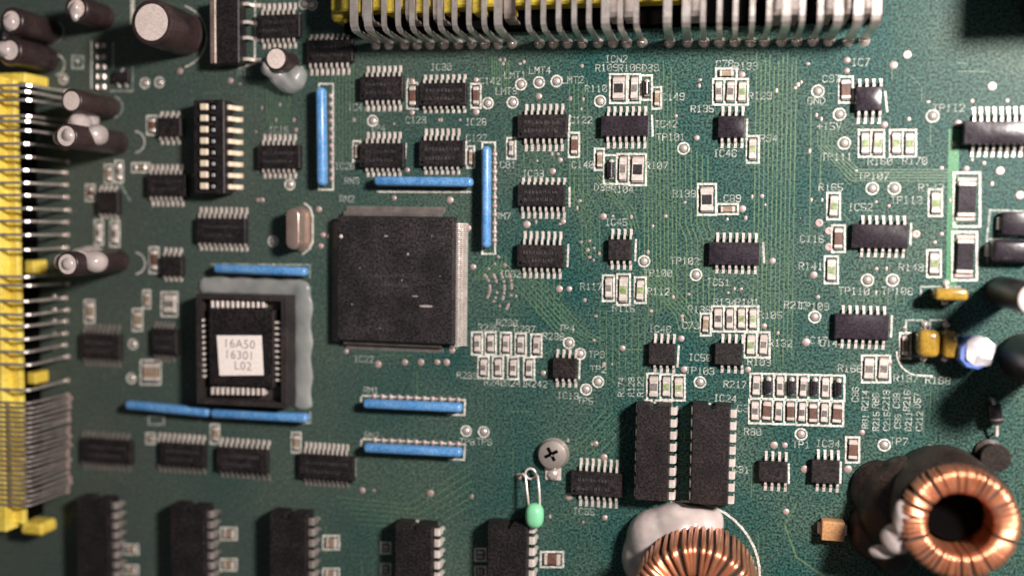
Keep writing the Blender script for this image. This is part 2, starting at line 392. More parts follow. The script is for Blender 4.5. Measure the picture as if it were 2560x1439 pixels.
outline([(229,105),(229,220)],closed=False); outline([(283,108),(283,172)],closed=False,m=m_silk2); outline([(278,228),(332,228),(332,170)],closed=False,m=m_silk2)
outline([(638,4),(637,160),(598,170)],closed=False); outline([(751,36),(752,95)],closed=False)
outline([(1020,198),(1020,210)],closed=False); outline([(1167,215),(1166,262)],closed=False)
for a in ((1425,290,1422,345),(1630,290,1632,340),(1868,300,1867,340),(1424,470,1424,515),(1421,612,1419,665),(1590,600,1588,650),(1908,608,1910,655),(2278,560,2276,610),(2230,790,2228,840),(2213,230,2218,278),(1697,865,1694,915),(1450,900,1448,945),(1972,1160,1972,1205),(2102,1155,2101,1205),(466,440,470,488),(753,365,753,420),(1015,360,1013,395),(1166,355,1164,410),(888,1145,888,1190),(450,300,452,340),(1130,812,1128,868),(1130,868,1142,868)):
    outline([(a[0],a[1]),(a[2],a[3])],closed=False,wd=.42)
rect(181,141,208,171,wd=.5,m=m_silk2)
tri = [P(187,148),P(202,148),P(195,163)]
link('printed_triangle', me_from('printed_triangle', [(a,c,.05) for a,c in tri], [(2,1,0)], m_silk), board)
def circ(x,y,rp,a0=0,a1=360,wd=.3,m=None):
    k = max(8,int((a1-a0)/8)); outline([(x+rp*math.cos(math.radians(a0+(a1-a0)*i/k)), y+rp*math.sin(math.radians(a0+(a1-a0)*i/k))) for i in range(k+1)], wd, m, closed=False)
circ(436,92,81,-70,70); circ(1712,1440,188,-100,10,.5); circ(740,190,26,-60,60,m=m_silk2); circ(133,80,27,-60,90,m=m_silk2); circ(136,162,26,-90,80); circ(280,268,27,-70,80,m=m_silk2); circ(335,355,27,-80,80); circ(336,658,27,-80,80)
circ(2300,880,58,100,180,.35); outline([(2290,937),(2330,940)],closed=False); rect(2160+105,800,2305,890,m=m_silk2); rect(2325,800,2365,830,m=m_silk2)
outline([(2560,528),(2475,525),(2468,590),(2468,655)],closed=False,m=m_silk2); outline([(2500,530),(2498,585)],closed=False,m=m_silk2); outline([(2467,598),(2540,592)],closed=False,m=m_silk2)
rect(2385,432,2450,566,wd=.5); rect(2381,580,2442,700,wd=.5)
outline([(2302,738),(2302,716),(2400,716)],closed=False,m=m_silk2)
outline([(298,455),(325,500)],closed=False,m=m_silk2)
rect(372,1040,410,1060,m=m_silk2)

# test pads and vias -----------------------------------------------
ring = [(1.28,.0),(1.28,.06),(.86,.06),(.86,.0)]
me_ring = cyl('print_ring', 1, 0, 1, m_silk, 28, [(1.32,0),(1.32,.05),(.98,.05),(.98,0)])
me_dome = cyl('solder_dome', 1, 0, 1, m_solder, 24, [(.80,.0),(.74,.12),(.55,.28),(.3,.38),(0,.42)])
me_via = cyl('via', 1, 0, 1, m_pad, 18, [(.80,.0),(.78,.06),(.60,.16),(.30,.22),(0,.24)])
me_viah = cyl('via', 1, 0, 1, m_pad, 18, [(.80,.0),(.76,.12),(.5,.15),(.28,.12),(.22,.02),(0,.02)])
me_vias = cyl('via', 1, 0, 1, m_pad, 12, [(.34,.0),(.30,.06),(.16,.1),(0,.1)])
PADS = [(1302,211),(1347,206),(1391,203),(1281,256),(1219,258),(1500,253),(931,302),(724,461),(2045,228),(2099,286),(2332,290),(2111,358),(1709,371),(1610,653),(1740,687),(2181,471),(2236,471),(2169,700),(2232,700),(2037,792),(1422,857),(1450,884),(1495,954),(1465,973),(1750,955),(2003,1085),(2211,1112),(1165,1077),(1209,1079),(682,603)]
for (x,y) in PADS:
    a = P(x,y,.2); pr = bpy.data.objects.new('test_pad', me_dome); C.objects.link(pr); pr.parent = board; pr.location = (a[0]*S,a[1]*S,0)
    r_ = link('print_ring', me_ring, pr, (0,0,.002)); pr.rotation_euler.z = random.uniform(0,6)
for (x,y) in ((362,208),(398,206),(158,198),(332,860),(328,945),(780,12),(760,300-290)):
    a = P(x,y,.1); o = link('test_pad', me_dome, board, (a[0],a[1],-.15)); link('print_ring', me_ring, o, (0,0,.15))
rv0 = random.Random(9)
VIAS = [(1347,241),(2118,151),(2117,177),(2234,163),(1400,400),(1381,428),(1317,561),(1408,554),(1508,541),(1856,522),(1742,345),(1931,652),(2034,687),(2211,312),(1398,722),(1423,722),(1556,870),(1358,932),(1710,923),(945,910),(1012,905),(1052,905),(1093,905),(1116,905),(865,878),(1183,667),(1170,570),(1125,500),(797,523),(808,587),(802,615),(1910,815),(1870,923),(1935,1112),(1962,1112),(2012,1172),(2120,1172),(2155,1080),(1965,1278),(2395,308),(2384,360),(1855,187),(2015,855),(1489,1108),(1510,1142),(1512,1293),(906,1225),(1076,1232),(1030,203),(1190,200),(1030,282),(1190,280),(1018,425),(985,495),(576,202),(1422,1310-70),(2222,905),(1703,846),(450,178),(655,500),(1130,905-30),(2416,422)]
for (x,y) in VIAS:
    a = P(x,y); link('via', me_via, board, (a[0],a[1],0)).scale = (rv0.uniform(.7,1.05),)*2+(1,)
for (x,y) in ((2268,137),(2480,216),(2048,557),(2290,585),(2500,427),(2072,577),(2072,617),(2550,488)):
    a = P(x,y); link('via', me_viah, board, (a[0],a[1],0))
SV = [(1995,212),(2003,206),(1988,220),(1941,227),(2020,160),(1426,247),(1458,248),(1453,273),(1455,165),(1750,200),(1748,215),(1690,290),(2024,378),(2140,427),(2354,420),(2190,505),(2222,515),(2055,500),(2028,500),(2375,502),(2354,585),(2337,606),(2191,672),(2216,672),(1632,565),(1664,540),(1712,506),(1450,502),(1443,520),(1880,492),(1905,490),(1913,512),(1818,548),(1864,545),(1820,755-23),(1853,722),(1836,722),(1722,735),(1683,742),(1628,777),(1490,790),(1462,750),(1470,625),(1485,620),(1453,605),(1474,602),(1474,643),(1484,650),(1498,634),(1532,540),(1578,542),(1620,630),(2190,732),(2045,742),(1945,832),(2262,818),(1705,790),(1706,800),(1300,100+60),(1250,150),(1258,160),(1262,150),(2041,288),(2053,298),(2272,298),(2320,255),(2430,253),(2518,252),(1530,910),(1485,850),(1290,740),(1310,200-45),(655,270),(700,262),(690,300),(735,300),(740,325),(1098,300),(1104,300),(1150,300),(985,310),(1510,910),(1420,1100),(1480,1110),(1375,1290),(1458,1304),(1395,385),(1380,385),(1343,402),(1400,560),(1340,555),(600,210),(640,330),(820,590),(645,500),(885,300),(1180,1240),(935,1225),(2430,405-5),(2460,408),(2480,460),(2300,1150)]
for (x,y) in SV:
    a = P(x,y); link('via', me_vias, board, (a[0],a[1],0)).scale = (rv0.uniform(.7,1.3),rv0.uniform(.8,1.6),1)
rv = random.Random(3)
for k in range(60):
    a0 = rv.uniform(-.9,.6); rr_ = rv.choice((40,58,76,94)); x = 1175+rr_*math.cos(a0)+10; y = 720+rr_*math.sin(a0)*1.1
    a = P(x,y); link('via', me_vias, board, (a[0],a[1],-.04))

# ------------------------------------------------------------------ small outline chips
def bodymesh(name, lx, ly, z0, z1, m, tp=.18):
    lx, ly = round(lx,1), round(ly,1); k = (name,lx,ly,z0,z1,m.name)
    if k in cache: return cache[k]
    bm = bmesh.new(); zm = (z0+z1)/2; rings=[]
    for (ins,z) in ((tp,z0),(0,zm-.03),(0,zm+.03),(tp,z1-.08),(tp+.09,z1)):
        a, c = lx/2-ins, ly/2-ins
        rings.append([bm.verts.new(p) for p in ((-a,-c,z),(a,-c,z),(a,c,z),(-a,c,z))])
    for A,B in zip(rings, rings[1:]):
        for i in range(4): bm.faces.new((A[i],A[(i+1)%4],B[(i+1)%4],B[i]))
    bm.faces.new(rings[0][::-1])
    if m is m_gloss:
        ax, ay = lx/2-tp-.09, ly/2-tp-.09; nx_, ny_ = 12, 7; g = {}
        for i in range(nx_+1):
            for j in range(ny_+1):
                x, y = -ax+2*ax*i/nx_, -ay+2*ay*j/ny_
                g[i,j] = bm.verts.new((x, y, z1+.26*(1-(x/ax)**2)*(1-(y/ay)**2)))
        for i in range(nx_):
            for j in range(ny_):
                fc = bm.faces.new((g[i,j],g[i+1,j],g[i+1,j+1],g[i,j+1])); fc.smooth = True
    else: bm.faces.new(rings[-1])
    cache[k] = bm_me('body', bm, m); return cache[k]
me_dot = cyl('pin_one_dot', .3, 0, .01, m_dark, 16, [(0,.012),(.3,.012),(.3,.0)])
m_mark = mat('worn_laser_marking', (.075,.068,.070), .6, col2=(.02,.016,.018), scale=90)
def marking(t, lx, ly, h, seed, rows=2):
    rr = random.Random(seed); v, f = [], []
    for k in range(rows):
        y = ly*(.16-.34*k) if rows > 1 else 0; x = -lx*.34
        while x < lx*(.26 if k else .36):
            w_ = rr.uniform(.3,.75)
            for (a,c) in (((x,y-.3),(x,y+.3)),((x,y+.3*rr.choice((-1,0,1))),(x+w_*.6,y+.3*rr.choice((-1,0,1)))),((x+w_*.6,y-.3),(x+w_*.6,y+.3*rr.choice((0,1))))):
                strips(v, f, [a,c], .13, h)
            x += w_+.28
    link('worn_marking', me_from('worn_marking', v, f, m_mark), t)
def soic(x0,y0,x1,y1,n_,yt,yb,xa,xb,label,m=None,h=1.7,gl=False,tin=None,up=None,group='small outline chips on the board'):
    m = m or m_epoxy; tin = tin or m_tin
    cx, cy, lx, ly = pxbox(x0,y0,x1,y1,h)
    t = thing('surface_mount_chip', label, 'chip', cx, cy, 0, group)
    link('body', bodymesh('body', lx, ly, .1, h, m), t)
    if lx > 6 and m is m_epoxy:
        marking(t, lx, ly, h+.012, int(x0)+int(y0))
        link('pin_one_dot', me_dot, t, (-lx/2+.9, -ly/2+.9, h))
    Lt = P((xa+xb)/2, yt, .1)[1] - (cy+ly/2); Lb = (cy-ly/2) - P((xa+xb)/2, yb, .1)[1]
    a = P(xa, yt, .1)[0]-cx; c = P(xb, yt, .1)[0]-cx
    a2 = P(xa, yb, .1)[0]-cx; c2 = P(xb, yb, .1)[0]-cx; a=(a+a2)/2; c=(c+c2)/2
    for i in range(n_):
        x = a+(c-a)*i/(n_-1)
        link('lead', gull(Lt, m=up or tin), t, (x, ly/2-.0, 0))
        link('lead', gull(Lb, m=tin), t, (x, -ly/2+.0, 0), PI)
    return t
CH = [
(640,35,750,95,7,8,122,660,738,'black fourteen-lead chip at the top left, above the capacitor with glue'),
(765,98,882,156,8,85,188,779,872,'black chip in the shadow of the top connector, left of its first pins'),
(897,190,1008,250,7,165,278,920,1001,'black fourteen-lead chip below the left end of the top connector, above a round test pad'),
(1046,206,1166,265,8,186,283,1063,1162,'black sixteen-lead chip under the IC30 print'),
(1291,285,1418,346,7,260,378,1316,1406,'black fourteen-lead chip left of the C122 print'),
(1500,288,1622,341,7,266,372,1521,1613,'black glossy chip left of the IC42 print',1),
(1793,288,1862,345,4,266,370,1806,1856,'small black eight-lead chip above the IC46 print',1),
(2138,215,2206,277,4,197,310,2147,2200,'small glossy eight-lead chip with a bright glare below the IC7 print',1),
(642,362,750,422,7,336,446,662,738,'black fourteen-lead chip under the IC18 print'),
(897,357,1010,420,7,330,442,920,1000,'black chip touching the left end of the upper horizontal blue bar'),
(1045,350,1160,416,7,321,437,1065,1147,'black chip just above the right end of the upper horizontal blue bar'),
(1292,461,1412,516,8,444,547,1308,1411,'black sixteen-lead chip under the IC33 print'),
(1290,612,1410,669,7,578,696,1312,1401,'black chip with long bright upper leads beside the IC32 print'),
(1519,598,1578,651,4,572,674,1531,1577,'small black eight-lead chip under the IC45 print'),
(1770,605,1900,663,7,582,684,1793,1889,'black glossy chip above the IC51 print',1),
(2130,560,2272,621,7,539,643,2155,2259,'black glossy chip with a glare below the IC52 print',1),
(2085,785,2224,849,7,764,872,2106,2209,'black glossy chip with a glare left of the amber capacitors',1),
(1620,858,1688,913,4,833,932,1638,1685,'small black eight-lead chip under the IC48 print'),
(1785,858,1856,913,4,834,932,1806,1856,'small black eight-lead chip right of the IC50 print'),
(1380,895,1441,946,4,873,967,1394,1440,'small brownish black eight-lead chip above the IC13 print'),
(1425,1180,1556,1241,7,1146,1267,1452,1542,'black chip with long upper leads right of the screw'),
(1895,1153,1969,1206,4,1127,1227,1914,1964,'small black eight-lead chip left of the one under the IC34 print'),
(2027,1150,2099,1209,4,1123,1228,2044,2094,'small black eight-lead chip under the IC34 print'),
(395,293,452,342,4,279,362,405,447,'tiny black chip left of the switch block top'),
(365,435,464,491,7,411,516,382,456,'black chip touching the lower left of the switch block'),
(242,478,296,535,4,464,547,255,292,'tiny black chip in the upper left, nearest to the left connector pins'),
(488,545,614,608,10,518,627,503,617,'black twenty-lead chip under the switch block'),
(401,640,456,690,4,619,703,415,453,'tiny black chip right of the lowest glued capacitor'),
(200,835,300,897,8,810,915,216,298,'dim black chip in the left shade right of the left connector'),
(378,822,442,888,5,804,905,392,434,'dim small black chip left of the socketed chip'),
(203,1098,328,1157,10,1080,1175,212,322,'blurred dark chip, leftmost of the row of four below the long blue bars'),
(398,1108,511,1167,10,1084,1182,401,511,'blurred dark chip, second from left in the row of four below the long blue bars'),
(540,1120,668,1181,10,1096,1196,556,673,'blurred dark chip, third from left in the row of four below the long blue bars'),
(745,1137,884,1200,10,1107,1216,766,869,'blurred dark chip, rightmost of the row of four, left of the lowest blue bar'),
]
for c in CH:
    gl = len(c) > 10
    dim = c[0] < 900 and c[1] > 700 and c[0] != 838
    soic(*c[:9], c[9], m=m_gloss if gl else m_epoxy, tin=m_tind if dim else None, up=m_tin if c[0]>390 else None)  # darker lead tin paints in the shade at the lower left
soic(2408,300,2600,362,10,268,392,2432,2588,'large grey-black chip cut by the right edge of the picture', m=m_gloss, h=3.2)

# ------------------------------------------------------------------ large quad flat chip
def quad():
    cx, cy, lx, ly = pxbox(838,541,1133,858,3.4)
    t = thing('quad_flat_chip', 'large square black chip with rows of fine leads on all four sides', 'chip', cx, cy)
    link('body', bodymesh('body', lx, ly, .3, 3.4, m_quad, .35), t)
    link('pin_one_dot', cyl('pin_one_dot',.5,0,.01,m_alu,16,[(0,.03),(.36,.03),(.4,.0)]), t, (-lx/2+1.2, ly/2-4.6, 3.4))
    for (x,y,w_,l_) in ((965,590,.9,.3),(1065,765,3.2,.45),(1020,635,.5,.5),(1038,740,1.5,.2),(1005,700,.3,.3),(880,760,.3,.3),(900,670,.25,.25),(1080,590,.2,.3),(950,820,.3,.2),(1100,690,.2,.2)):
        a = P(x,y,3.4); link('dust_speck', cyl('dust_speck',1,0,.02,m_dust,10,[(0,.05),(.5,.03),(.5,0)]), t, (a[0]-cx,a[1]-cy,3.4)).scale=(w_,l_*1.2,1)
    marking(t, lx*.45, 6, 3.412, 77, 2)
    me = gull(2.2, 1.7, .115, m_tind); mr_ = gull(2.2, 1.7, .115, m_tin)  # brighter tin on the right leads paints in their lit side
    n1 = 48
    a = P(868,516,.1)[0]-cx; c = P(1110,516,.1)[0]-cx
    for i in range(n1):
        x = a+(c-a)*i/(n1-1)
        link('lead', me, t, (x, ly/2-.05, 0)); link('lead', me, t, (x, -ly/2+.05, 0), PI)
    n2 = 58
    a = P(1160,560,.1)[1]-cy; c = P(1160,862,.1)[1]-cy
    for i in range(n2):
        y = a+(c-a)*i/(n2-1)
        link('lead', mr_, t, (lx/2-.05, y, 0), -PI/2); link('lead', me, t, (-lx/2+.05, y, 0), PI/2)
quad()

# ------------------------------------------------------------------ socketed square chip with paper label
def plcc():
    h = 6.0
    cx, cy, lx, ly = pxbox(490,738,713,1014,h)
    t = thing('chip_socket', 'tall square black socket with a ring of contacts round the labelled chip', 'socket', cx, cy)
    ix, iy = lx*.415, ly*.385; v, f = [], []
    a, c = lx/2, ly/2
    def wall(x0,x1,y0,y1): addbox(v,f,x0,x1,y0,y1,.2,h)
    wd = 1.1
    wall(-a,a,c-wd,c); wall(-a,a,-c,-c+wd); wall(-a,-a+wd,-c+wd,c-wd); wall(a-wd,a,-c+wd,c-wd)
    addbox(v,f,-a+wd,a-wd,-c+wd,c-wd,.2,3.2)
    o = link('socket_wall', me_from('socket_wall', v, f, m_sock), t)
    bx = cx; 
    cbox = pxbox(522,772,684,966,5.9); 
    ch = thing('square_chip', 'square black chip with a white paper label seated in the socket', 'chip', cbox[0], cbox[1])
    link('body', bodymesh('body', cbox[2], cbox[3], 3.3, 5.9, m_epoxy, .12), ch)
    cb = []
    def row(p0,p1,n_,rot):
        A = P(*p0,5.2); B = P(*p1,5.2)
        for i in range(n_):
            x = A[0]+(B[0]-A[0])*i/(n_-1)-cx; y = A[1]+(B[1]-A[1])*i/(n_-1)-cy
            link('contact', box('contact', .62, 1.7, 3.3, 5.3, m_tin, .12), t, (x,y,0), rot)
    row((530,760),(657,760),11,0); row((530,977),(657,979),11,0)
    row((499,800),(505,940),11,PI/2); row((694,806),(697,950),11,PI/2)
    L = [P(542,838,5.95),P(654,838,5.95),P(659,937,5.95),P(549,938,5.95)]
    mx_, my_ = sum(p[0] for p in L)/4, sum(p[1] for p in L)/4
    lab = link('paper_label', me_from('paper_label', [(p[0]-cbox[0],p[1]-cbox[1],z) for z in (5.9,5.98) for p in L], [(0,1,2,3),(7,6,5,4),(0,4,5,1),(1,5,6,2),(2,6,7,3),(3,7,4,0)], m_paper), ch, label='white paper label reading 16A50 16301 L02')
    for s,x,y in (('16A50',598,860),('16301',598,888),('L02',607,915)):
        cu = bpy.data.curves.new('t','FONT'); cu.body = s; cu.size = 2.75*S; cu.align_x='CENTER'; cu.align_y='CENTER'; cu.space_character=1.08; cu.offset = -.0004*0
        ob = bpy.data.objects.new('t', cu); C.objects.link(ob)
        dg = bpy.context.evaluated_depsgraph_get(); me = bpy.data.meshes.new_from_object(ob.evaluated_get(dg)); me.name='printed_text'
        bpy.data.objects.remove(ob); me.materials.clear(); me.materials.append(m_ink)
        p = P(x,y,5.99); link('printed_text', me, lab, (p[0]-cbox[0],p[1]-cbox[1],5.99), -.02)
    # clear glue round the foot of the socket
    base_r = cx+lx/2; base_t = cy+ly/2
    pts = []
    gx1 = P(775,860,0)[0]; gy1 = P(640,712,0)[1]
    for i in range(40):
        y = base_t-1 - i*(ly-1)/39; pts.append((base_r+1.5, y, .2, 2.5+.3*math.sin(i*.5), 1.6, .9))
    for i in range(36):
        x = base_r - i*(lx+1)/35; pts.append((x, base_t+1.5, .2, 1.6, 2.5+.4*math.sin(i*.7), .85))
    pts.append((base_r+1.4, base_t+1.2,.3,2.4,2.4,1.1))
    me = blob('glue_bead', pts, m_glueg, noise=.03, seed=2)
    o = link('glue_bead', me); o['label'] = 'greyish clear glue bead along the top and right foot of the socket'; o['category'] = 'glue'
plcc()

# ------------------------------------------------------------------ blue resistor networks
def sip(xa,ya,xb,yb,label,th=2.1,h=3.6,npin=11,side=0):
    A = P(xa,ya,h); B = P(xb,yb,h); cx, cy = (A[0]+B[0])/2, (A[1]+B[1])/2
    L = math.hypot(B[0]-A[0],B[1]-A[1]); ang = math.atan2(B[1]-A[1],B[0]-A[0])
    t = thing('resistor_network', label, 'resistor network', cx, cy, ang, 'blue resistor network bars')
    link('body', box('body', L, th, .9, h, m_blue, .93, 0, 5, True), t)
    for i in range(npin):
        x = -L/2+1.6+(L-3.2)*i/(npin-1)
        link('pin', box('pin', .6, .5, 0, 1.3, m_tin, .08), t, (x,0,0))
        o = link('solder_joint', cyl('solder_joint',1,0,1,m_pad,14,[(.62,.02),(.5,.22),(.3,.36),(0,.4)]), t, (x, side*1.25, 0))
sip(797,217,800,464,'long upright blue bar, right of the chip under the IC18 print',side=1)
sip(1213,364,1212,620,'long upright blue bar right of the big square chip',side=1,th=1.9)
sip(932,452,1179,455,'horizontal blue bar above the big square chip')
sip(530,671,764,680,'horizontal blue bar above the socketed chip')
sip(309,1013,519,1033,'dull blue bar, left one of the two end to end below the socket')
sip(523,1034,766,1047,'blue bar, right one of the two end to end below the socket')
sip(904,1010,1152,1021,'blue bar below the big square chip, upper of the two',side=1)
sip(906,1121,1152,1133,'blue bar below the big square chip, lower of the two',side=1)

# ------------------------------------------------------------------ two-terminal chips
rj = random.Random(17)
def chip2(x0,y0,x1,y1,kind,label,out=True,group='small chip resistors and capacitors'):
    """x0..y1 = printed outline"""
    if out: rect(x0,y0,x1,y1)
    horiz = (x1-x0) > (y1-y0)
    mx, my = (4.5,6.5) if not horiz else (6.5,4.5)
    h = .65 if kind != 'D' else 1.3
    cx, cy, lx, ly = pxbox(x0+mx,y0+my,x1-mx,y1-my,h*.5)
    rot = 0
    if horiz: lx, ly = ly, lx; rot = PI/2
    nm = {'R':'chip_resistor','K':'chip_resistor','G':'chip_resistor','C':'chip_capacitor','T':'chip_capacitor','D':'glass_diode'}[kind]
    cat = {'R':'resistor','K':'resistor','G':'resistor','C':'capacitor','T':'capacitor','D':'diode'}[kind]
    rot += rj.uniform(-.035,.035)
    t = thing(nm, label, cat, cx+rj.uniform(-.06,.06), cy+rj.uniform(-.08,.08), rot, group)
    if kind == 'D':
        r_ = min(lx*.42, .72); Lb = ly*.62
        k = ('melf', round(r_,1), round(Lb,1))
        if k not in cache:
            v, f = [], []; sg = 12; r2 = round(r_,1); Lr = round(Lb,1)
            for yy in (-Lr/2, Lr/2):
                v += [(r2*math.cos(2*PI*i/sg), yy, r2+r2*math.sin(2*PI*i/sg)) for i in range(sg)]
            for i in range(sg): f.append((i,(i+1)%sg,sg+(i+1)%sg,sg+i))
            f.append(tuple(range(sg))); f.append(tuple(reversed(range(sg,2*sg))))
            cache[k] = me_from('body', v, f, m_gloss, True)
            try: cache[k].set_sharp_from_angle(angle=.8)
            except Exception: pass
        link('body', cache[k], t)
        for sg_ in (1,-1):
            link('terminal', cyl('terminal',1,0,1,m_solder,14,[(.62,.0),(.58,.5),(.38,1.0),(0,1.15)]) if sg_>0 else box('terminal',1.1,.7,0,.5,m_tind,.1), t, (0.1, sg_*(Lb/2+.15), 0))
        return t
    Lb = ly*.62; w_ = lx*.92
    bm_ = {'R':m_chipg,'K':m_chipk,'G':m_green,'C':m_brown,'T':m_tanc}[kind]
    link('body', box('body', w_*.94, Lb, .08, h, m_chipw if kind in 'RGK' else bm_, .06), t)
    if kind in 'RGK':
        link('resistive_coat', box('resistive_coat', w_*.74, Lb*(.52 if kind!='K' else .62), h, h+.06, bm_, .02), t)
    for sg_ in (1,-1):
        link('terminal', box('terminal', w_, ly*.17, .06, h+.05, m_tin, .1), t, (0, sg_*(Lb/2+ly*.04), 0))
        link('solder_joint', box('solder_joint', w_*.98, ly*.16, 0, .34, m_pad, .1, .12), t, (0, sg_*(ly/2-ly*.07), 0))
    return t
R2 = [
(1525,186,1567,258,'K','chip resistor with a large black square centre under the R109 print'),
(1571,186,1600,257,'R','narrow grey chip resistor under the R106 print'),
(1602,189,1630,250,'D','small black glass diode under the D39 print'),
(1631,218,1653,272,'T','slim upright tan chip capacitor left of the C149 print'),
(1790,172,1842,197,'T','horizontal tan chip capacitor under the C78 print'),
(1783,198,1811,262,'R','grey chip resistor, leftmost of three above the chip with the IC46 print'),
(1811,198,1840,262,'R','grey chip resistor, middle of three above the chip with the IC46 print'),
(1840,198,1870,262,'G','green marked chip resistor left of the R129 print'),
(2098,192,2132,257,'C','upright brown chip capacitor right of the C97 print'),
(2147,325,2178,392,'G','green marked chip resistor above the left half of the R160 print'),
(2178,325,2210,392,'G','green marked chip resistor above the right half of the R160 print'),
(2225,325,2257,392,'G','green marked chip resistor above the left half of the R170 print'),
(2257,325,2290,392,'G','green marked chip resistor above the right half of the R170 print'),
(1268,345,1289,397,'R','slim chip resistor above the C81 print'),
(1422,332,1448,393,'C','brown chip capacitor under the C122 print'),
(1487,372,1510,425,'T','slim tan chip capacitor right of the C140 print'),
(1510,388,1542,460,'D','black glass diode with two solder beads above the D38 print'),
(1543,385,1572,460,'R','grey chip resistor above the R104 print'),
(1573,385,1615,463,'K','chip resistor with a large black square centre left of the R107 print'),
(1867,340,1897,407,'G','green marked chip resistor left of the R94 print'),
(1745,460,1790,537,'K','large chip resistor with a black centre right of the R138 print'),
(1792,510,1845,535,'T','horizontal tan chip capacitor under the C89 print'),
(2068,482,2100,548,'G','green marked chip resistor under the R165 print'),
(2080,563,2112,630,'C','brown chip capacitor right of the C116 print'),
(2062,640,2095,708,'G','green marked chip resistor right of the R141 print'),
(2322,473,2355,540,'G','green marked chip resistor under the R142 print'),
(2318,625,2352,692,'G','green marked chip resistor right of the R143 print'),
(1507,688,1535,752,'R','grey chip resistor right of the R117 print'),
(1543,685,1575,762,'G','green marked chip resistor above the R115 print'),
(1587,693,1615,757,'G','green marked chip resistor left of the R112 print'),
(1780,765,1810,828,'R','chip resistor, first from left in the row of four left of the R105 print'),
(1810,765,1838,828,'R','chip resistor, second from left in the row of four left of the R105 print'),
(1840,765,1868,828,'G','green marked resistor, third from left in the row of four left of the R105 print'),
(1868,765,1896,828,'G','green marked resistor, fourth from left in the row of four left of the R105 print'),
(1752,783,1777,838,'T','slim upright tan chip capacitor right of the C73 print'),
(1862,830,1892,893,'G','green marked resistor above the R103 print'),
(1894,830,1924,893,'R','grey chip resistor left of the R132 print'),
(1618,933,1651,1000,'R','grey chip resistor, left of three above the left dual inline chip'),
(1651,935,1681,998,'G','green marked resistor, middle of three above the left dual inline chip'),
(1681,937,1712,1000,'G','green marked resistor, right of three above the left dual inline chip'),
(2155,888,2191,955,'R','chip resistor, left one of the pair right of the R166 print'),
(2191,888,2225,955,'R','chip resistor, right one of the pair right of the R166 print'),
(2115,1092,2148,1155,'C','brown chip capacitor right of the IC34 print'),
(1018,208,1044,272,'C','brown chip capacitor between the two chips at the IC30 print'),
(1178,210,1202,270,'C','brown chip capacitor under the C142 print'),
(2250,832,2276,895,'T','dim upright chip capacitor just left of the amber capacitors'),
(1352,1378,1408,1416,'C','horizontal brown chip capacitor at the bottom, right of the green lamp'),
]
for c in R2: chip2(*c)
words = ['first','second','third','fourth','fifth','sixth','seventh','eighth']
xs = [(1877,1906),(1906,1936),(1937,1965),(1965,1995),(1995,2022),(2022,2051),(2051,2079),(2080,2112)]
for i,(a,c) in enumerate(xs):
    k = 'RD'[i%2]; chip2(a-1,933+i*.7,c-1,995+i*.9,k,('grey chip resistor' if k=='R' else 'black glass diode')+', %s from left in the top row of the sixteen-part block'%words[i])
    k = 'RC'[i%2]; chip2(a-4,996+i,c-4,1057+i,k,('grey chip resistor' if k=='R' else 'brown chip capacitor')+', %s from left in the bottom row of the sixteen-part block'%words[i])
for i,(a,y) in enumerate(((1180,830),(1214,830),(1252,831),(1289,833),(1328,835))):
    chip2(a,y,a+26,y+56,'R','grey chip resistor, %s from left in the row of five below the big square chip'%words[i])
for i,(a,y) in enumerate(((1196,890),(1232,890),(1270,892),(1310,893))):
    chip2(a,y,a+26,y+55,'R','grey chip resistor, %s from left in the row of four under the row of five'%words[i])
DIM = [(883,353,901,403,'T','tan chip capacitor left of the chip at the end of the upper blue bar'),(1168,366,1186,420,'T','tan chip capacitor between the black chip and the right upright blue bar'),
(368,290,392,337,'C','dim chip capacitor left of the tiny chip beside the switch block'),(262,412,282,458,'T','dim chip, left of the pair above the upper left tiny chip'),(288,402,308,456,'R','dim chip, right of the pair above the upper left tiny chip'),
(330,408,374,430,'T','horizontal tan chip touching the chip left of the switch block'),(215,462,237,502,'C','brownish chip capacitor left of the upper left tiny chip'),(237,550,258,612,'R','upright chip, left of the pair below the upper left tiny chip'),
(276,552,299,616,'R','upright chip, right of the pair below the upper left tiny chip'),(374,618,397,682,'C','upright chip capacitor left of the tiny chip by the lowest glued capacitor'),
(358,726,376,770,'T','dim chip, left of the pair above the dim small chip'),(404,730,444,790,'R','dim wide chip, right of the pair above the dim small chip'),(212,750,236,806,'T','dim chip capacitor above the dim chip in the left shade'),
(332,772,356,826,'T','dim chip capacitor between the two dim black chips'),(352,900,402,960,'T','blurred chip left of the socket bottom corner')]
for c in DIM: chip2(*c[:5], c[5]); 
BL = [(366,1082,388,1108,'tan chip at the corner of the second blurred chip'),(527,1060,548,1108,'tan chip at the corner of the third blurred chip'),(730,1080,752,1130,'tan chip at the corner of the fourth blurred chip'),
(808,1338,848,1372,'tan chip right of the middle dual inline chip, upper'),(808,1420,848,1452,'tan chip right of the middle dual inline chip, lower'),(552,1318,592,1348,'tan chip right of the second dual inline chip, upper'),
(552,1396,592,1424,'tan chip right of the second dual inline chip, lower'),(312,1360,346,1384,'tan chip right of the first dual inline chip, upper'),(312,1412,346,1434,'tan chip right of the first dual inline chip, lower'),
(953,1355,976,1382,'tan chip left of the fourth dual inline chip, upper'),(953,1408,976,1436,'tan chip left of the fourth dual inline chip, lower'),(1188,1370,1214,1400,'tan chip left of the rightmost bottom dual inline chip, upper'),(1188,1415,1214,1440,'tan chip left of the rightmost bottom dual inline chip, lower')]
for c in BL: chip2(*c[:4],'T',c[4])
for i,y in enumerate((115,143,168,193,218)):
    chip2(234,y-11,272,y+11,'R','small chip, %s from the top in the stack left of the tall black capacitor'%words[i],out=False)
cx,cy,lx,ly = pxbox(282,180,322,207,.9)
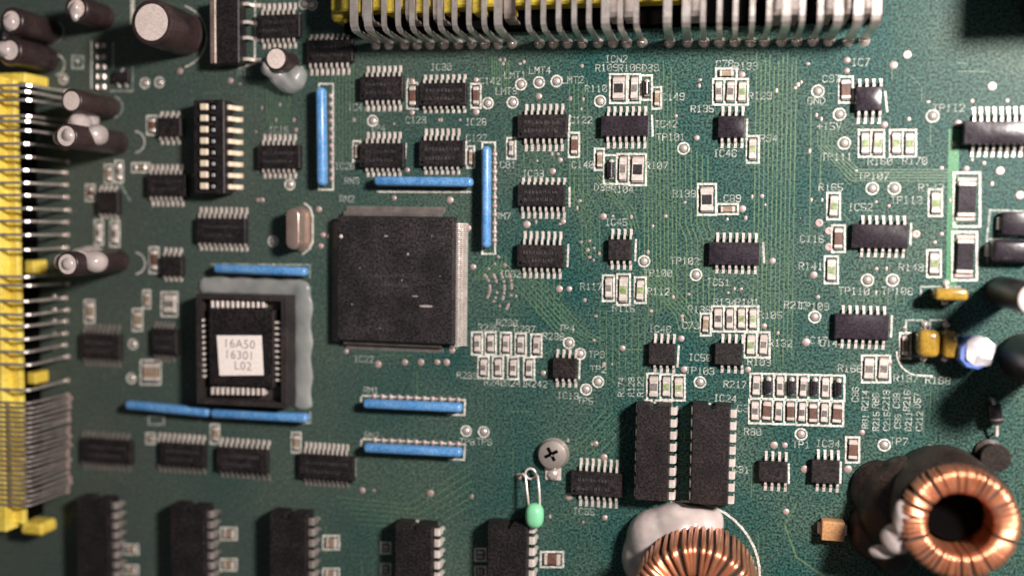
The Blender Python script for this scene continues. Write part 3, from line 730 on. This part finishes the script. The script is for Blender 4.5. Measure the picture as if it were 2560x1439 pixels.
t = thing('transistor','small black transistor right of the stack of five chips','transistor',cx,cy); link('body', box('body',lx,ly,.1,1.1,m_epoxy,.08),t)
for (x,y) in ((-1,-1),(1,-1),(0,1)): link('lead', gull(1.0,.6,.22), t, (x, y*ly/2, 0), 0 if y>0 else PI)

# power chip resistors
def power_res(x0,y0,x1,y1,label):
    cx,cy,lx,ly = pxbox(x0,y0,x1,y1,.9)
    t = thing('power_resistor', label, 'resistor', cx, cy, 0, 'wide power chip resistors')
    link('body', box('body', lx*.82, ly*.66, .1, 1.0, m_gloss, .12), t)
    for sg_ in (1,-1):
        link('terminal', box('terminal', lx*.84, ly*.1, .05, 1.06, m_tin, .16), t, (0, sg_*ly*.35, 0))
        link('solder_joint', box('solder_joint', lx, ly*.12, 0, .5, m_solder, .2, .1), t, (0, sg_*ly*.46, 0))
power_res(2390,444,2444,552,'large black chip resistor with pale ends, upper of the two on the light green track')
power_res(2388,588,2438,694,'large black chip resistor with pale ends, lower of the two on the light green track')

# ------------------------------------------------------------------ dual inline chips
def dip(x0,y0,x1,y1,n_,ya,pitch,xr,label,h=5.2,tin=None,skip=0):
    """body top rectangle in px; pins down the right side at px xr"""
    tin = tin or m_tin
    cx,cy,lx,ly = pxbox(x0,y0,x1,y1,h)
    t = thing('dual_inline_chip', label, 'chip', cx, cy, 0, 'dual inline chips')
    # body with a notch at the top end
    bm = bmesh.new(); k = 8; pts=[(-lx/2,-ly/2),(lx/2,-ly/2),(lx/2,ly/2)]
    pts += [(.9*math.cos(PI*i/k), ly/2-.9*math.sin(PI*i/k)) for i in range(k+1)] + [(-lx/2,ly/2)]
    lo = [bm.verts.new((a,c,.7)) for a,c in pts]; mid=[bm.verts.new((a,c,3.4)) for a,c in pts]; hi = [bm.verts.new((a*.93,c*.985,h)) for a,c in pts]
    m_ = len(pts)
    for i in range(m_):
        bm.faces.new((lo[i],lo[(i+1)%m_],mid[(i+1)%m_],mid[i])); bm.faces.new((mid[i],mid[(i+1)%m_],hi[(i+1)%m_],hi[i]))
    bm.faces.new(lo[::-1]); bm.faces.new(hi)
    link('body', bm_me('body', bm, m_epoxy), t)
    key = ('dippin',tin.name)
    if key not in cache:
        v, f = prof_extrude([(-.3,3.3),(.75,3.3),(1.05,3.0),(1.15,1.2)], .82, .28)
        v2, f2 = prof_extrude([(1.15,1.3),(1.2,.6),(1.22,0)], .32, .28); o=len(v); v += v2; f += [tuple(q+o for q in g) for g in f2]
        cache[key] = me_from('pin', v, f, tin)
    for i in range(n_):
        yp = ya+pitch*i
        y = P(xr, yp, 3.2)[1]-cy
        o=link('pin', cache[key], t, (lx/2, y, 0), -PI/2); link('pin', cache[('dippin',m_tind.name)] if ('dippin',m_tind.name) in cache else cache[key], t, (-lx/2+.95, y, -.7), PI/2)  # darker tin, once cached, paints the body's shade onto the left pins
dip(1588,1012,1674,1252,8,1027,30.3,1688,'left one of the two tall black dual inline chips above the bottom coil')
dip(1728,1012,1824,1262,8,1033,30.8,1834,'right one of the two tall black dual inline chips above the bottom coil')
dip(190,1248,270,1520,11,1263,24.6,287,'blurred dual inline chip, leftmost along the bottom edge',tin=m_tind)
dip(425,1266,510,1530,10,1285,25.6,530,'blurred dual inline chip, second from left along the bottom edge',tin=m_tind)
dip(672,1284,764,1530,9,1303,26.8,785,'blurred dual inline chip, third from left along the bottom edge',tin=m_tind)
dip(985,1312,1080,1530,8,1329,27.6,1098,'blurred dual inline chip, fourth from left along the bottom edge')
dip(1216,1312,1318,1530,8,1322,28.2,1336,'dual inline chip at the bottom edge under the green lamp')

# ------------------------------------------------------------------ switch block
def switch():
    h = 5.0
    cx,cy,lx,ly = pxbox(484,250,560,484,h)
    t = thing('dip_switch', 'black switch block with eight cream sliders', 'switch', cx, cy)
    link('body', box('body', lx, ly, .6, h, m_epoxy, .2), t)
    for i in range(8):
        y = 268+28.15*i
        p = P(513,y,h); 
        rc = link('slot', box('slot', 3.9, 1.7, 0, .04, m_dark), t, (p[0]-cx+.55, p[1]-cy, h))
        link('slider', box('slider', 1.75, 1.35, 0, .8, m_cream, .14), t, (p[0]-cx, p[1]-cy, h))
        p = P(534,y+1,h); link('contact', box('contact', .8, .8, 0, .3, m_grey, .1), t, (p[0]-cx, p[1]-cy, h))
        yy = P(570,y+2,2)[1]-cy
        v, f = prof_extrude([(-.3,3.2),(.3,3.2),(.55,2.8),(.7,1.6),(.9,.6),(1.4,.3),(2.1,.25)], .5, .3)
        if ('swpin',) not in cache: cache[('swpin',)] = me_from('pin', v, f, m_cream)
        link('pin', cache[('swpin',)], t, (lx/2, yy, 0), -PI/2); link('pin', cache[('swpin',)], t, (-lx/2, yy, 0), PI/2)
switch()
text("LS2", 487, 450, 14, PI/2, m_silk2)

# ------------------------------------------------------------------ crystal
def crystal():
    h = 5.2; cx,cy,lx,ly = pxbox(713,520,748,624,h)
    t = thing('crystal', 'rounded metal crystal can left of the big square chip', 'crystal', cx, cy)
    def stad(a, c, z, k=10):
        r_ = a; out=[]
        for i in range(k+1): an = PI*i/k; out.append((r_*math.cos(an), c-r_+r_*math.sin(an), z))
        for i in range(k+1): an = PI+PI*i/k; out.append((r_*math.cos(an), -c+r_+r_*math.sin(an), z))
        return out
    a, c = lx/2, ly/2
    rings = [stad(a,c,.5), stad(a,c,h-.5), stad(a-.12,c-.12,h-.15), stad(a-.45,c-.45,h)]
    v=[]; f=[]; k=len(rings[0])
    for r_ in rings: v+=r_
    for j in range(len(rings)-1):
        for i in range(k): f.append((j*k+i,j*k+(i+1)%k,(j+1)*k+(i+1)%k,(j+1)*k+i))
    f.append(tuple(range((len(rings)-1)*k,len(rings)*k)))
    me = me_from('can', v, f, m_cryst, True)
    try: me.set_sharp_from_angle(angle=.9)
    except Exception: pass
    link('can', me, t)
    v=[]; f=[]; rings=[stad(a+.5,c+.5,.15),stad(a+.5,c+.5,.6),stad(a-.1,c-.1,.62)]
    for r_ in rings: v+=r_
    for j in range(2):
        for i in range(k): f.append((j*k+i,j*k+(i+1)%k,(j+1)*k+(i+1)%k,(j+1)*k+i))
    link('flange', me_from('flange', v, f, m_cryst), t)
crystal()
outline([(762,508),(776,520),(782,540),(782,605),(774,622),(758,634)],closed=False)

# ------------------------------------------------------------------ electrolytic capacitors
def ecap(xt,yt,rp,h,label,msl=None,disc=.8,mtop=None,lean=(0,0),cross=True):
    """top disc centre px at height h, radius px at the top"""
    cx,cy,lx,ly = pxbox(xt-rp,yt-rp,xt+rp,yt+rp,h); r_ = lx/2
    t = thing('electrolytic_capacitor', label, 'capacitor', cx, cy, 0, 'round electrolytic capacitors')
    msl = msl or m_sleeve
    link('sleeve', cyl('sleeve', r_,0,h,msl,40,[(0,.1),(r_*.96,.1),(r_,.5),(r_,1.3),(r_*.95,1.6),(r_*.95,1.8),(r_,2.1),(r_,h-.7),(r_*.97,h-.2),(r_*.9,h),(r_*disc,h-.02),(r_*disc,h-.3)]), t)
    d = link('top_disc', cyl('top_disc', r_,0,h,mtop or m_alu,40,[(r_*disc,h-.25),(r_*disc*.98,h-.05),(0,h-.05)]), t)
    return t
ecap(378,56,52,14,'largest black capacitor with a pale round top at the upper left')
ecap(690,147,27,7,'small capacitor with a bright round top above the chip under the IC18 print',disc=.86)
ecap(178,252,27,14,'highest of the glued dark capacitors left of the switch block',disc=.78)
ecap(165,340,28,19,'glued dark capacitor directly below the highest glued one',disc=.8)
ecap(168,660,28,19,'glued dark capacitor beside the gap in the left connector',disc=.8)
ecap(28,52,30,13,'dark capacitor in the upper left corner, upper of two',disc=.7)
ecap(24,126,30,13,'dark capacitor in the upper left corner, lower of two',disc=.7)
ecap(190,22,30,10,'dark capacitor at the top edge left of the largest black one',disc=.7)
ecap(2590,748,46,22,'tall dark capacitor with a bright white top cut by the right edge', disc=.93)
ecap(2650,930,70,22,'tall dark capacitor added past the right edge below the white topped one to shade the board')  # added beyond the edge for the shade it throws on the board
def shade_block():  # block added at the corner to cast shade over the board
    a = P(2546,58,0); lx, ly, h = 34, 26, 23
    t = thing('shade_block', 'tall black block added at the upper right corner to cast shade', 'shade_block', a[0]+lx/2, a[1]+ly/2)
    link('core', box('core', lx, ly, .3, h, m_glued, 1.2, .6, 3, True), t)  # main body of the added shading block
    link('shade_block_top', box('shade_block_top', lx*.7, ly*.7, .3, h+2, m_epoxy, .8, 0, 2, True), t)
shade_block()
# blue sleeved capacitor with crumpled top
cx,cy,lx,ly = pxbox(2395,842,2486,928,6.5); r_ = lx/2
t = thing('blue_capacitor','blue capacitor with a crumpled silvery white top right of the amber ones','capacitor',cx,cy)
link('sleeve', cyl('sleeve',r_,0,9,m_bsleeve,9,[(0,.1),(r_*.97,.1),(r_,.5),(r_,5.4),(r_*.9,6.3),(0,6.5)],False), t)
bm = bmesh.new(); bmesh.ops.create_icosphere(bm, subdivisions=2, radius=1); rr = random.Random(8)
for v_ in bm.verts: v_.co = Vector((v_.co.x*r_*.86, v_.co.y*r_*.93, v_.co.z*1.1+6.1))*1.0 + Vector((.7,.7,0)) + Vector((rr.uniform(-.4,.4),rr.uniform(-.4,.4),rr.uniform(-.35,.35)))
link('crumpled_top', bm_me('crumpled_top', bm, m_foil), t)
# amber capacitors
def amber(x0,y0,x1,y1,h,label):
    cx,cy,lx,ly = pxbox(x0,y0,x1,y1,h*.7)
    t = thing('tantalum_capacitor', label, 'capacitor', cx, cy, 0, 'amber capacitors')
    link('body', box('body', lx, ly, .5, h, m_gold, min(lx,ly)*.3, 0, 4, True), t)
    for sg_ in (1,-1):
        link('lead', box('lead', .6, .8, 0, 1.6, m_tin, .1), t, (0, sg_*ly*.42, 0))
        link('solder_joint', cyl('solder_joint',1,0,1,m_solder,14,[(.8,.0),(.7,.3),(.4,.6),(0,.7)]), t, (0, sg_*(ly*.5+.7), 0))
amber(2292,824,2348,892,5.4,'wide amber capacitor, left one of the pair')
amber(2355,826,2392,893,5,'narrow amber capacitor, right one of the pair')
amber(2334,720,2416,750,6,'yellow rounded capacitor lying below the light green track')
# small right-edge parts
def blockpart(name,x0,y0,x1,y1,h,m,label,cat,bev=.3):
    cx,cy,lx,ly = pxbox(x0,y0,x1,y1,h); t = thing(name,label,cat,cx,cy)
    link('body', box('body', lx, ly, .1, h, m, bev, 0, 3, True), t)
    for sg_ in (1,-1): link('terminal', box('terminal', .7, ly*.55, 0, h*.5, m_tin, .12), t, (sg_*(lx/2+.25), 0, 0))
    return t
blockpart('power_diode',2506,530,2600,588,2.4,m_gloss,'black block diode at the right edge, upper of two','diode')
blockpart('power_inductor',2482,600,2600,656,4,m_gloss,'glossy black block at the right edge, lower of two','inductor',.9)
blockpart('tantalum_block',2054,1304,2112,1352,3.0,m_orange,'orange tan block capacitor left of the right coil','capacitor',.25)
def axial():
    A = P(2484,1000,2.5); B = P(2490,1085,1.5); cx,cy = A
    t = thing('axial_diode','small dark axial diode with shiny leads above the right coil','diode',cx,cy)
    d = (B[0]-A[0],B[1]-A[1])
    link('lead', tube('lead',[(0,0,0),(0,0,2.2),(d[0]*.1,d[1]*.1,2.6),(d[0]*.8,d[1]*.8,2.6),(d[0],d[1],2.0),(d[0],d[1],0)],.35,m_tin),t)
    link('body', tube('body',[(d[0]*.12,d[1]*.12,2.6),(d[0]*.15,d[1]*.15,2.6),(d[0]*.62,d[1]*.62,2.6),(d[0]*.65,d[1]*.65,2.6)],1.3,m_gloss,14),t)
    link('cathode_band', tube('cathode_band',[(d[0]*.5,d[1]*.5,2.6),(d[0]*.55,d[1]*.55,2.6)],1.33,m_tind,14),t)
axial()
cx,cy,lx,ly = pxbox(2440,1100,2530,1180,4); t = thing('dark_coil','dim dark wound part behind the right coil','inductor',cx,cy)
link('body', cyl('body',lx*.42,0,6,m_glued,20,[(0,0),(lx*.42,0),(lx*.42,.8),(lx*.3,1),(lx*.3,4.8),(lx*.42,5),(lx*.42,5.6),(0,5.6)]), t)

# power regulator at the top left
def regulator():
    cx,cy,lx,ly = pxbox(541,-6,597,160,4.2)
    t = thing('power_transistor', 'black power regulator with a beige tab and bright leads at the top left', 'transistor', cx, cy)
    link('body', box('body', lx, ly, .5, 4.2, m_epoxy, .2), t)
    link('tab', box('tab', 1.3, ly*.98, .3, 4.5, m_beige, .1), t, (-lx/2-.75,0,0))
    for y in (13,58,97,150):
        yy = P(610,y,1)[1]-cy; link('lead', gull(3.4,2.0,.34), t, (lx/2, yy, 0), -PI/2)
regulator()

# screw with lug, and green lamp
def screw():
    h = 2.2; cx,cy,lx,ly = pxbox(1342,1098,1418,1178,h); r_ = lx/2
    t = thing('screw', 'round steel screw head above the green lamp', 'screw', cx, cy)
    link('head', cyl('head',r_,0,h,m_steel,40,[(r_*1.0,.5),(r_,1.1),(r_*.9,1.8),(r_*.6,2.15),(0,2.25)]), t)
    for a in (.5, .5+PI/2):
        link('cross_slot', box('cross_slot', r_*.95, .65, 0, .05, m_dark, 0), t, (-.2,.3,2.19), a)
    lug = thing('solder_lug', 'pale metal lug under the lower edge of the screw', 'lug', cx, cy)
    link('plate', cyl('plate',r_,0,1,m_steel,32,[(r_*1.04,0),(r_*1.04,.45),(0,.45)]), lug)
    p = P(1382,1182,.4); link('tab', box('tab', 3.6, 3.2, 0, .44, m_tin, .2), lug, (p[0]-cx,p[1]-cy,0))
    link('solder_joint', cyl('solder_joint',1,0,1,m_solder,18,[(1.3,.4),(1.1,.8),(.5,1.1),(0,1.15)]), lug, (p[0]-cx,p[1]-cy-.3,0))
screw()
rect(329,2,334,58,wd=.5)
def led():
    h = 5.5
    cx,cy,lx,ly = pxbox(1310,1262,1356,1324,h)
    t = thing('green_lamp', 'small green lamp bent over on two long wire legs below the screw', 'lamp', cx, cy)
    bm = bmesh.new(); bmesh.ops.create_uvsphere(bm, u_segments=24, v_segments=14, radius=1)
    for v_ in bm.verts:
        q = v_.co; e = 1.0 if q.y < 0 else .9
        v_.co = Vector((math.copysign(abs(q.x)**.85,q.x)*lx/2, math.copysign(abs(q.y)**.7,q.y)*ly/2, math.copysign(abs(q.z)**.85,q.z)*lx/2+h-1.6))
    link('lens', bm_me('lens', bm, m_led, True), t, (0,0,0))
    def wire(p, r_=.28):
        link('leg', tube('leg', [(P(x,y,z)[0]-cx, P(x,y,z)[1]-cy, z) for x,y,z in p], r_, m_tin), t)
    wire([(1298,1190,0),(1300,1186,1.5),(1308,1184,2.4),(1314,1192,2.8),(1318,1230,3.4),(1322,1268,3.8)])
    wire([(1340,1186,0),(1341,1184,1.8),(1344,1190,2.6),(1348,1225,3.2),(1350,1268,3.8)])
    # loop on the left foot
    link('leg_loop', tube('leg_loop', [(P(1326+13*math.cos(a),1183+13*math.sin(a),1.2)[0]-cx, P(1326+13*math.cos(a),1183+13*math.sin(a),1.2)[1]-cy, 1.2) for a in [PI*2*i/16 for i in range(17)]], .24, m_tin), t)
    p = P(1298,1190,0); link('solder_joint', cyl('solder_joint',1,0,1,m_pad,14,[(.8,.0),(.7,.3),(.4,.5),(0,.55)]), t, (p[0]-cx,p[1]-cy,0))
led()

# ------------------------------------------------------------------ copper coils
def coil(xt,yt,rp,h,label,turns,inner,z0=1.0,gaps=(),wire=.52,side_sleeve=False):
    cx,cy,lx,ly = pxbox(xt-rp,yt-rp,xt+rp,yt+rp,h); R_ = lx/2; ri = R_*inner
    t = thing('copper_coil', label, 'coil', cx, cy, 0, 'ring coils of copper wire')
    rc = (R_+ri)/2; hw = (R_-ri)/2 - wire; zc = (h+z0)/2; hh = (h-z0)/2 - wire
    if side_sleeve: link('dark_sleeve', cyl('dark_sleeve',R_,0,h,m_glued,48,[(R_+.9,.1),(R_+.9,h-4.5),(R_+.4,h-3.8),(R_-1.2,h-3.8)]), t)  # dark sleeve round the lower sides of the coil
    link('core', cyl('core',1,0,1,m_core,48,[(rc-hw,zc-hh),(rc+hw,zc-hh),(rc+hw,zc+hh),(rc-hw,zc+hh),(rc-hw,zc-hh)]), t)
    # one turn: rounded rectangular loop in the xz plane, around the core section
    pts=[]; q=5; cr=min(hw,hh)*.45+.3; A=hw+wire*.9; B=hh+wire*.9
    for (sx,sz,a0) in ((1,1,0),(-1,1,90),(-1,-1,180),(1,-1,270)):
        for i in range(q+1):
            a = math.radians(a0+90*i/q); pts.append((rc+sx*(A-cr)+cr*math.cos(a), zc+sz*(B-cr)+cr*math.sin(a)))
    npt=len(pts); v=[]; f=[]; sg=6
    for i,(x,z) in enumerate(pts):
        x0_,z0_ = pts[i-1]; x1_,z1_ = pts[(i+1)%npt]; dx,dz = x1_-x0_, z1_-z0_; l=math.hypot(dx,dz); nx_,nz_ = dz/l,-dx/l
        wy = wire if x > rc else wire*.85
        for k in range(sg):
            a=2*PI*k/sg; v.append((x+nx_*wire*math.cos(a), wy*math.sin(a), z+nz_*wire*math.cos(a)))
    for i in range(npt):
        for k in range(sg): f.append((i*sg+k, ((i+1)%npt)*sg+k, ((i+1)%npt)*sg+(k+1)%sg, i*sg+(k+1)%sg))
    me = me_from('wire_turn', v, f, m_copper, True)
    rr = random.Random(turns)
    link('hole_shade', cyl('hole_shade',ri,0,1,m_dark,32,[(ri-.9,1),(ri-.9,h-7),(0,h-7)]), t)  # black plug puts the shade inside the ring in as a dark surface
    for i in range(turns):
        a = 360*i/turns
        if any(g0<=a<=g1 for g0,g1 in gaps): continue
        o = link('wire_turn', me, t, (0,0,rr.uniform(-.12,.12)), math.radians(a)+rr.uniform(-.018,.018))
        o.rotation_euler.x = rr.uniform(-.03,.03)
    return t, cx, cy, R_
coil(2403,1312,148,18,'large bright copper ring coil at the lower right',80,.585,gaps=((173,176),(352,354)),wire=.37,side_sleeve=True)
coil(1738,1520,160,18,'copper ring coil cut by the bottom edge',60,.5,wire=.45)

# ------------------------------------------------------------------ glue
def glue(label, pts_px, m, seed, noise=.2):
    """pts: (x,y,z,rx,ry,rz) centre px at height z"""
    q = []
    for (x,y,z,a,c,e) in pts_px:
        p = P(x,y,z); q.append((p[0],p[1],z,a,c,e))
    o = link('glue_blob', blob('glue_blob', q, m, noise=noise, seed=seed)); o['label'] = label; o['category'] = 'glue'; o['group'] = 'blobs of glue'
glue('large milky glue mound behind the bottom coil', [(1640,1350,1,6.5,7,7),(1690,1325,1,7,6,6.5),(1745,1310,1,5.5,4,4.5),(1600,1390,1,4,6,5),(1775,1300,.6,3,3,3),(1650,1400,2,5,5,9)], m_glue, 1, .05)
glue('milky glue lumps joining the two upper glued capacitors', [(215,300,6,3,3,3.2),(190,338,15,2.6,2.4,2.6),(242,338,11,2.5,2.5,3.0),(200,312,11,2.6,2.8,3),(218,345,10,4,2.2,3),(172,338,18.4,1.9,1.8,1.3),(148,345,17,1.4,1.8,1.6),(175,350,14,3,1.8,2)], m_glue, 2)
glue('milky glue lumps on the capacitor beside the left connector gap', [(238,655,13,2.7,2.6,3.2),(172,660,18.4,1.8,1.8,1.3),(205,640,12,3,2.2,2),(150,655,17,1.4,2,1.6),(225,630,6,4,1.5,3),(195,640,15,2,1.8,2)], m_glue, 3)
glue('pale glue on the two capacitors in the upper left corner', [(30,60,12,1.9,2.4,2.2),(15,125,12,2.2,2.2,2.2),(30,95,9,2,2.4,2.4),(25,150,8,1.6,1.6,3)], m_glue, 4)
glue('pale glue beside the capacitor at the top edge', [(188,30,10,1.4,2.6,1.2),(212,20,7,1,2,1.4)], m_glue, 5)
glue('milky glue wrapped round the small bright topped capacitor', [(675,172,4,1.8,2.2,3),(725,205,1,3.2,2.8,2.6),(742,195,1,2.2,3,2.6),(700,190,1.5,2.6,2.4,2.6)], m_glueg, 6)
glue('pinkish white glue between the dark resin and the right coil', [(2256,1295,16,1.9,4.0,1.8),(2242,1345,14,3.2,3.2,2.4),(2205,1378,12,2.8,1.5,1.8),(2268,1280,16.5,1.6,1.8,1.5)], m_glue, 7)
glue('dark brown resin mound left of the right coil', [(2245,1270,2,8,9.5,8),(2195,1225,.5,5.5,6.5,3.2),(2195,1320,.5,6,7,3.6),(2260,1200,2,5,5,6),(2235,1390,1,4,4,4)], m_glued, 8, .12)

# ------------------------------------------------------------------ connectors
def blade(parent, p, wd, th, m):
    """bent flat pin through mm points"""
    link('pin', tube('pin', p, 0, m, flat=(wd, th, Vector((0,0,1)))), parent)
def conn_top():
    cx, cy = P(1300, 0, 6)
    t = thing('edge_connector', 'yellow connector with tall bent metal pins along the top edge', 'connector', cx, cy)
    a = P(842,20,5); c = P(1705,-14,5)
    hx = c[0]-a[0]
    y0 = P(1300,13,9)[1]
    link('housing', box('housing', hx, 14, .3, 9, m_yeld, .5), t, ((a[0]+c[0])/2-cx, y0+7-cy, 0))
    for x in range(880,1290,74):
        q = P(x+18,22,9); link('housing_rib', box('housing_rib', 2.6, 3.0, .3, 9.3, m_yeld, .3), t, (q[0]-cx, q[1]-cy+.6, 0))
    q0 = P(860,84,4); q1 = P(2205,84,4); link('shade_base', box('shade_base', q1[0]-q0[0], 12, .2, 4, m_dark, .2), t, ((q0[0]+q1[0])/2-cx, q0[1]+6-cy, 0))  # black block stands in for the shade behind the pins
    q = P(852,28,5); link('housing_lug', box('housing_lug', 3.2, 5, .3, 7, m_yeld, .6), t, (q[0]-cx,q[1]-cy,0))
    XS = [885,920,960,995,1030,1065,1100,1136,1172,1210,1245,1320,1358,1396,1435,1472,1513,1550,1590,1668,1715,1757,1798,1838,1880,1922,1965,2005,2050,2095,2145,2190]
    hh = 13.5
    for i,x in enumerate(XS):
        wide = x in (885,920,1245,1513,1668,1715,1965,2095,2145,2190)
        wd = 1.6 if wide else 1.0
        B = P(x,74 - (x-900)*.012,hh); F = P(x,-60,hh)
        jig = rr_pin.uniform(-.25,.25)
        pts = [(B[0]-cx, F[1]-cy+6, hh),(B[0]-cx, B[1]-cy+1.6, hh),(B[0]-cx, B[1]-cy+.7, hh-.25),(B[0]-cx, B[1]-cy+.15, hh-.9),(B[0]-cx+jig*.3, B[1]-cy-.1, hh-2.4),(B[0]-cx+jig, B[1]-cy-.4, .2)]
        v=[];f=[]
        # flat blade swept by hand: width along x
        for (X,Y,Z),(ny,nz) in zip(pts, ((0,1),(0,1),(-.4,.9),(-.9,.4),(-1,0),(-1,0))):
            e=.32
            v += [(X-wd/2,Y+ny*e,Z+nz*e),(X+wd/2,Y+ny*e,Z+nz*e),(X+wd/2,Y-ny*e,Z-nz*e),(X-wd/2,Y-ny*e,Z-nz*e)]
        for k in range(len(pts)-1):
            for j in range(4): f.append((k*4+j,k*4+(j+1)%4,k*4+4+(j+1)%4,k*4+4+j))
        f.append((3,2,1,0)); o=(len(pts)-1)*4; f.append((o,o+1,o+2,o+3))
        link('pin', me_from('pin', v, f, m_pin), t)
        link('solder_joint', cyl('solder_joint',1,0,1,m_solder,16,[(1.15,.0),(.95,.3),(.5,.9),(.3,1.1),(0,1.15)]), t, (B[0]-cx+jig, B[1]-cy-.8, 0))
        # rear row, wider and duller
        if x in (885,995,1065,1245,1513,1550,1715,1922,1965,2050,2095,2145):
            X = B[0]-cx+1.5; v=[];f=[]; Yb = B[1]-cy+2.6
            pts = [(X,Yb+9,9.5),(X,Yb+1,9.5),(X,Yb+.2,9),(X,Yb,8),(X,Yb-.1,.2)]
            for (X_,Y,Z),(ny,nz) in zip(pts, ((0,1),(0,1),(-.6,.8),(-1,0),(-1,0))):
                e=.28; w2=1.15
                v += [(X_-w2,Y+ny*e,Z+nz*e),(X_+w2,Y+ny*e,Z+nz*e),(X_+w2,Y-ny*e,Z-nz*e),(X_-w2,Y-ny*e,Z-nz*e)]
            for k in range(len(pts)-1):
                for j in range(4): f.append((k*4+j,k*4+(j+1)%4,k*4+4+(j+1)%4,k*4+4+j))
            f.append((3,2,1,0)); o=(len(pts)-1)*4; f.append((o,o+1,o+2,o+3))
            link('pin', me_from('pin', v, f, m_tind), t)
rr_pin = random.Random(4)
conn_top()
def conn_left():
    cx, cy = P(20, 760, 6)
    t = thing('edge_connector', 'bright yellow connector with many horizontal bent pins down the left edge', 'connector', cx, cy)
    def blk(nm,x0,y0,x1,y1,h,m=m_yel,bev=.2,z0=.2):
        X,Y,lx,ly = pxbox(x0,y0,x1,y1,h); link(nm, box(nm, lx, ly, z0, h, m, bev), t, (X-cx,Y-cy,0))
    blk('housing',-120,210,46,1310,10,z0=8.4)
    blk('shade_base',-120,212,40,1308,8.4,m_dark)  # black block added for the dark shade between these pins
    blk('back_wall',-160,200,2,1330,13,z0=8.4)
    blk('housing_lug',-60,183,62,208,8.3); blk('housing_lug',-60,650,84,682,5); blk('housing_lug',-60,928,88,956,5); blk('housing_lug',50,1308,104,1338,6,m_yel,.6)
    ys = [213,229,250,290,303,326,359,392,425,457,488,521,553,587,624,692,714,753,787,815,848,880,912,975]+[1008+12.2*i for i in range(22)]
    hh = 13
    for i,y in enumerate(ys):
        dense = y > 1000
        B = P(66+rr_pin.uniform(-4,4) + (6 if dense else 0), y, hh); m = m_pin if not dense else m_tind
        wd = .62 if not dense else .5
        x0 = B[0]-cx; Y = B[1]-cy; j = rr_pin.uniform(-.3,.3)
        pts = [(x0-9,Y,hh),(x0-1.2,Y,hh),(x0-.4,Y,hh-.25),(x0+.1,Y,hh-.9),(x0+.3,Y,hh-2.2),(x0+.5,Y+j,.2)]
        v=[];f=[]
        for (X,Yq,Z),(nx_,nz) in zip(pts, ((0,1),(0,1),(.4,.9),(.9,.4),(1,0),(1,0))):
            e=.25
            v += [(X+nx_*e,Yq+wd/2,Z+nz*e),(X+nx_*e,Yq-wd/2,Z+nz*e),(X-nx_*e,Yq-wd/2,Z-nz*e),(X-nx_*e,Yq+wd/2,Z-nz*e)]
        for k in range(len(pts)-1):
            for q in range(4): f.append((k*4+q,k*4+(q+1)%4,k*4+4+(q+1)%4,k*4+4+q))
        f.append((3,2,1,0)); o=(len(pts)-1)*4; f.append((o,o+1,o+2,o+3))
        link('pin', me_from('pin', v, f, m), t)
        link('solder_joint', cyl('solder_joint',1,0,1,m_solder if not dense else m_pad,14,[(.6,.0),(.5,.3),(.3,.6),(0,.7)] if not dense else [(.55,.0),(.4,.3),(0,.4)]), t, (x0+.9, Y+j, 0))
        if 740 < y < 900:
            q = P(136,y-12,0); link('solder_joint', cyl('solder_joint',1,0,1,m_solder,14,[(.7,.0),(.6,.3),(.3,.6),(0,.7)]), t, (q[0]-cx,q[1]-cy,0))
conn_left()
print('objects', len(bpy.data.objects))
# fine dust and flux specks scattered over the board
dr = random.Random(21); dv=[]; df=[]
for k in range(1500):
    x, y = dr.uniform(120,2540), dr.uniform(120,1430); X, Y = P(x,y,0); r_ = dr.uniform(.04,.13)*(1.5 if dr.random()<.08 else 1); a0 = dr.uniform(0,6); o = len(dv)
    for q in range(5):
        a = a0+q*2*PI/5; rr_ = r_*dr.uniform(.7,1.2); dv.append((X+rr_*math.cos(a), Y+rr_*math.sin(a), .055))
    dv.append((X,Y,.055+r_*.6))
    for q in range(5): df.append((o+q,o+(q+1)%5,o+5))
link('dust_specks', me_from('dust_specks', dv, df, m_dust), board, kind='stuff')
print('objects', len(bpy.data.objects))
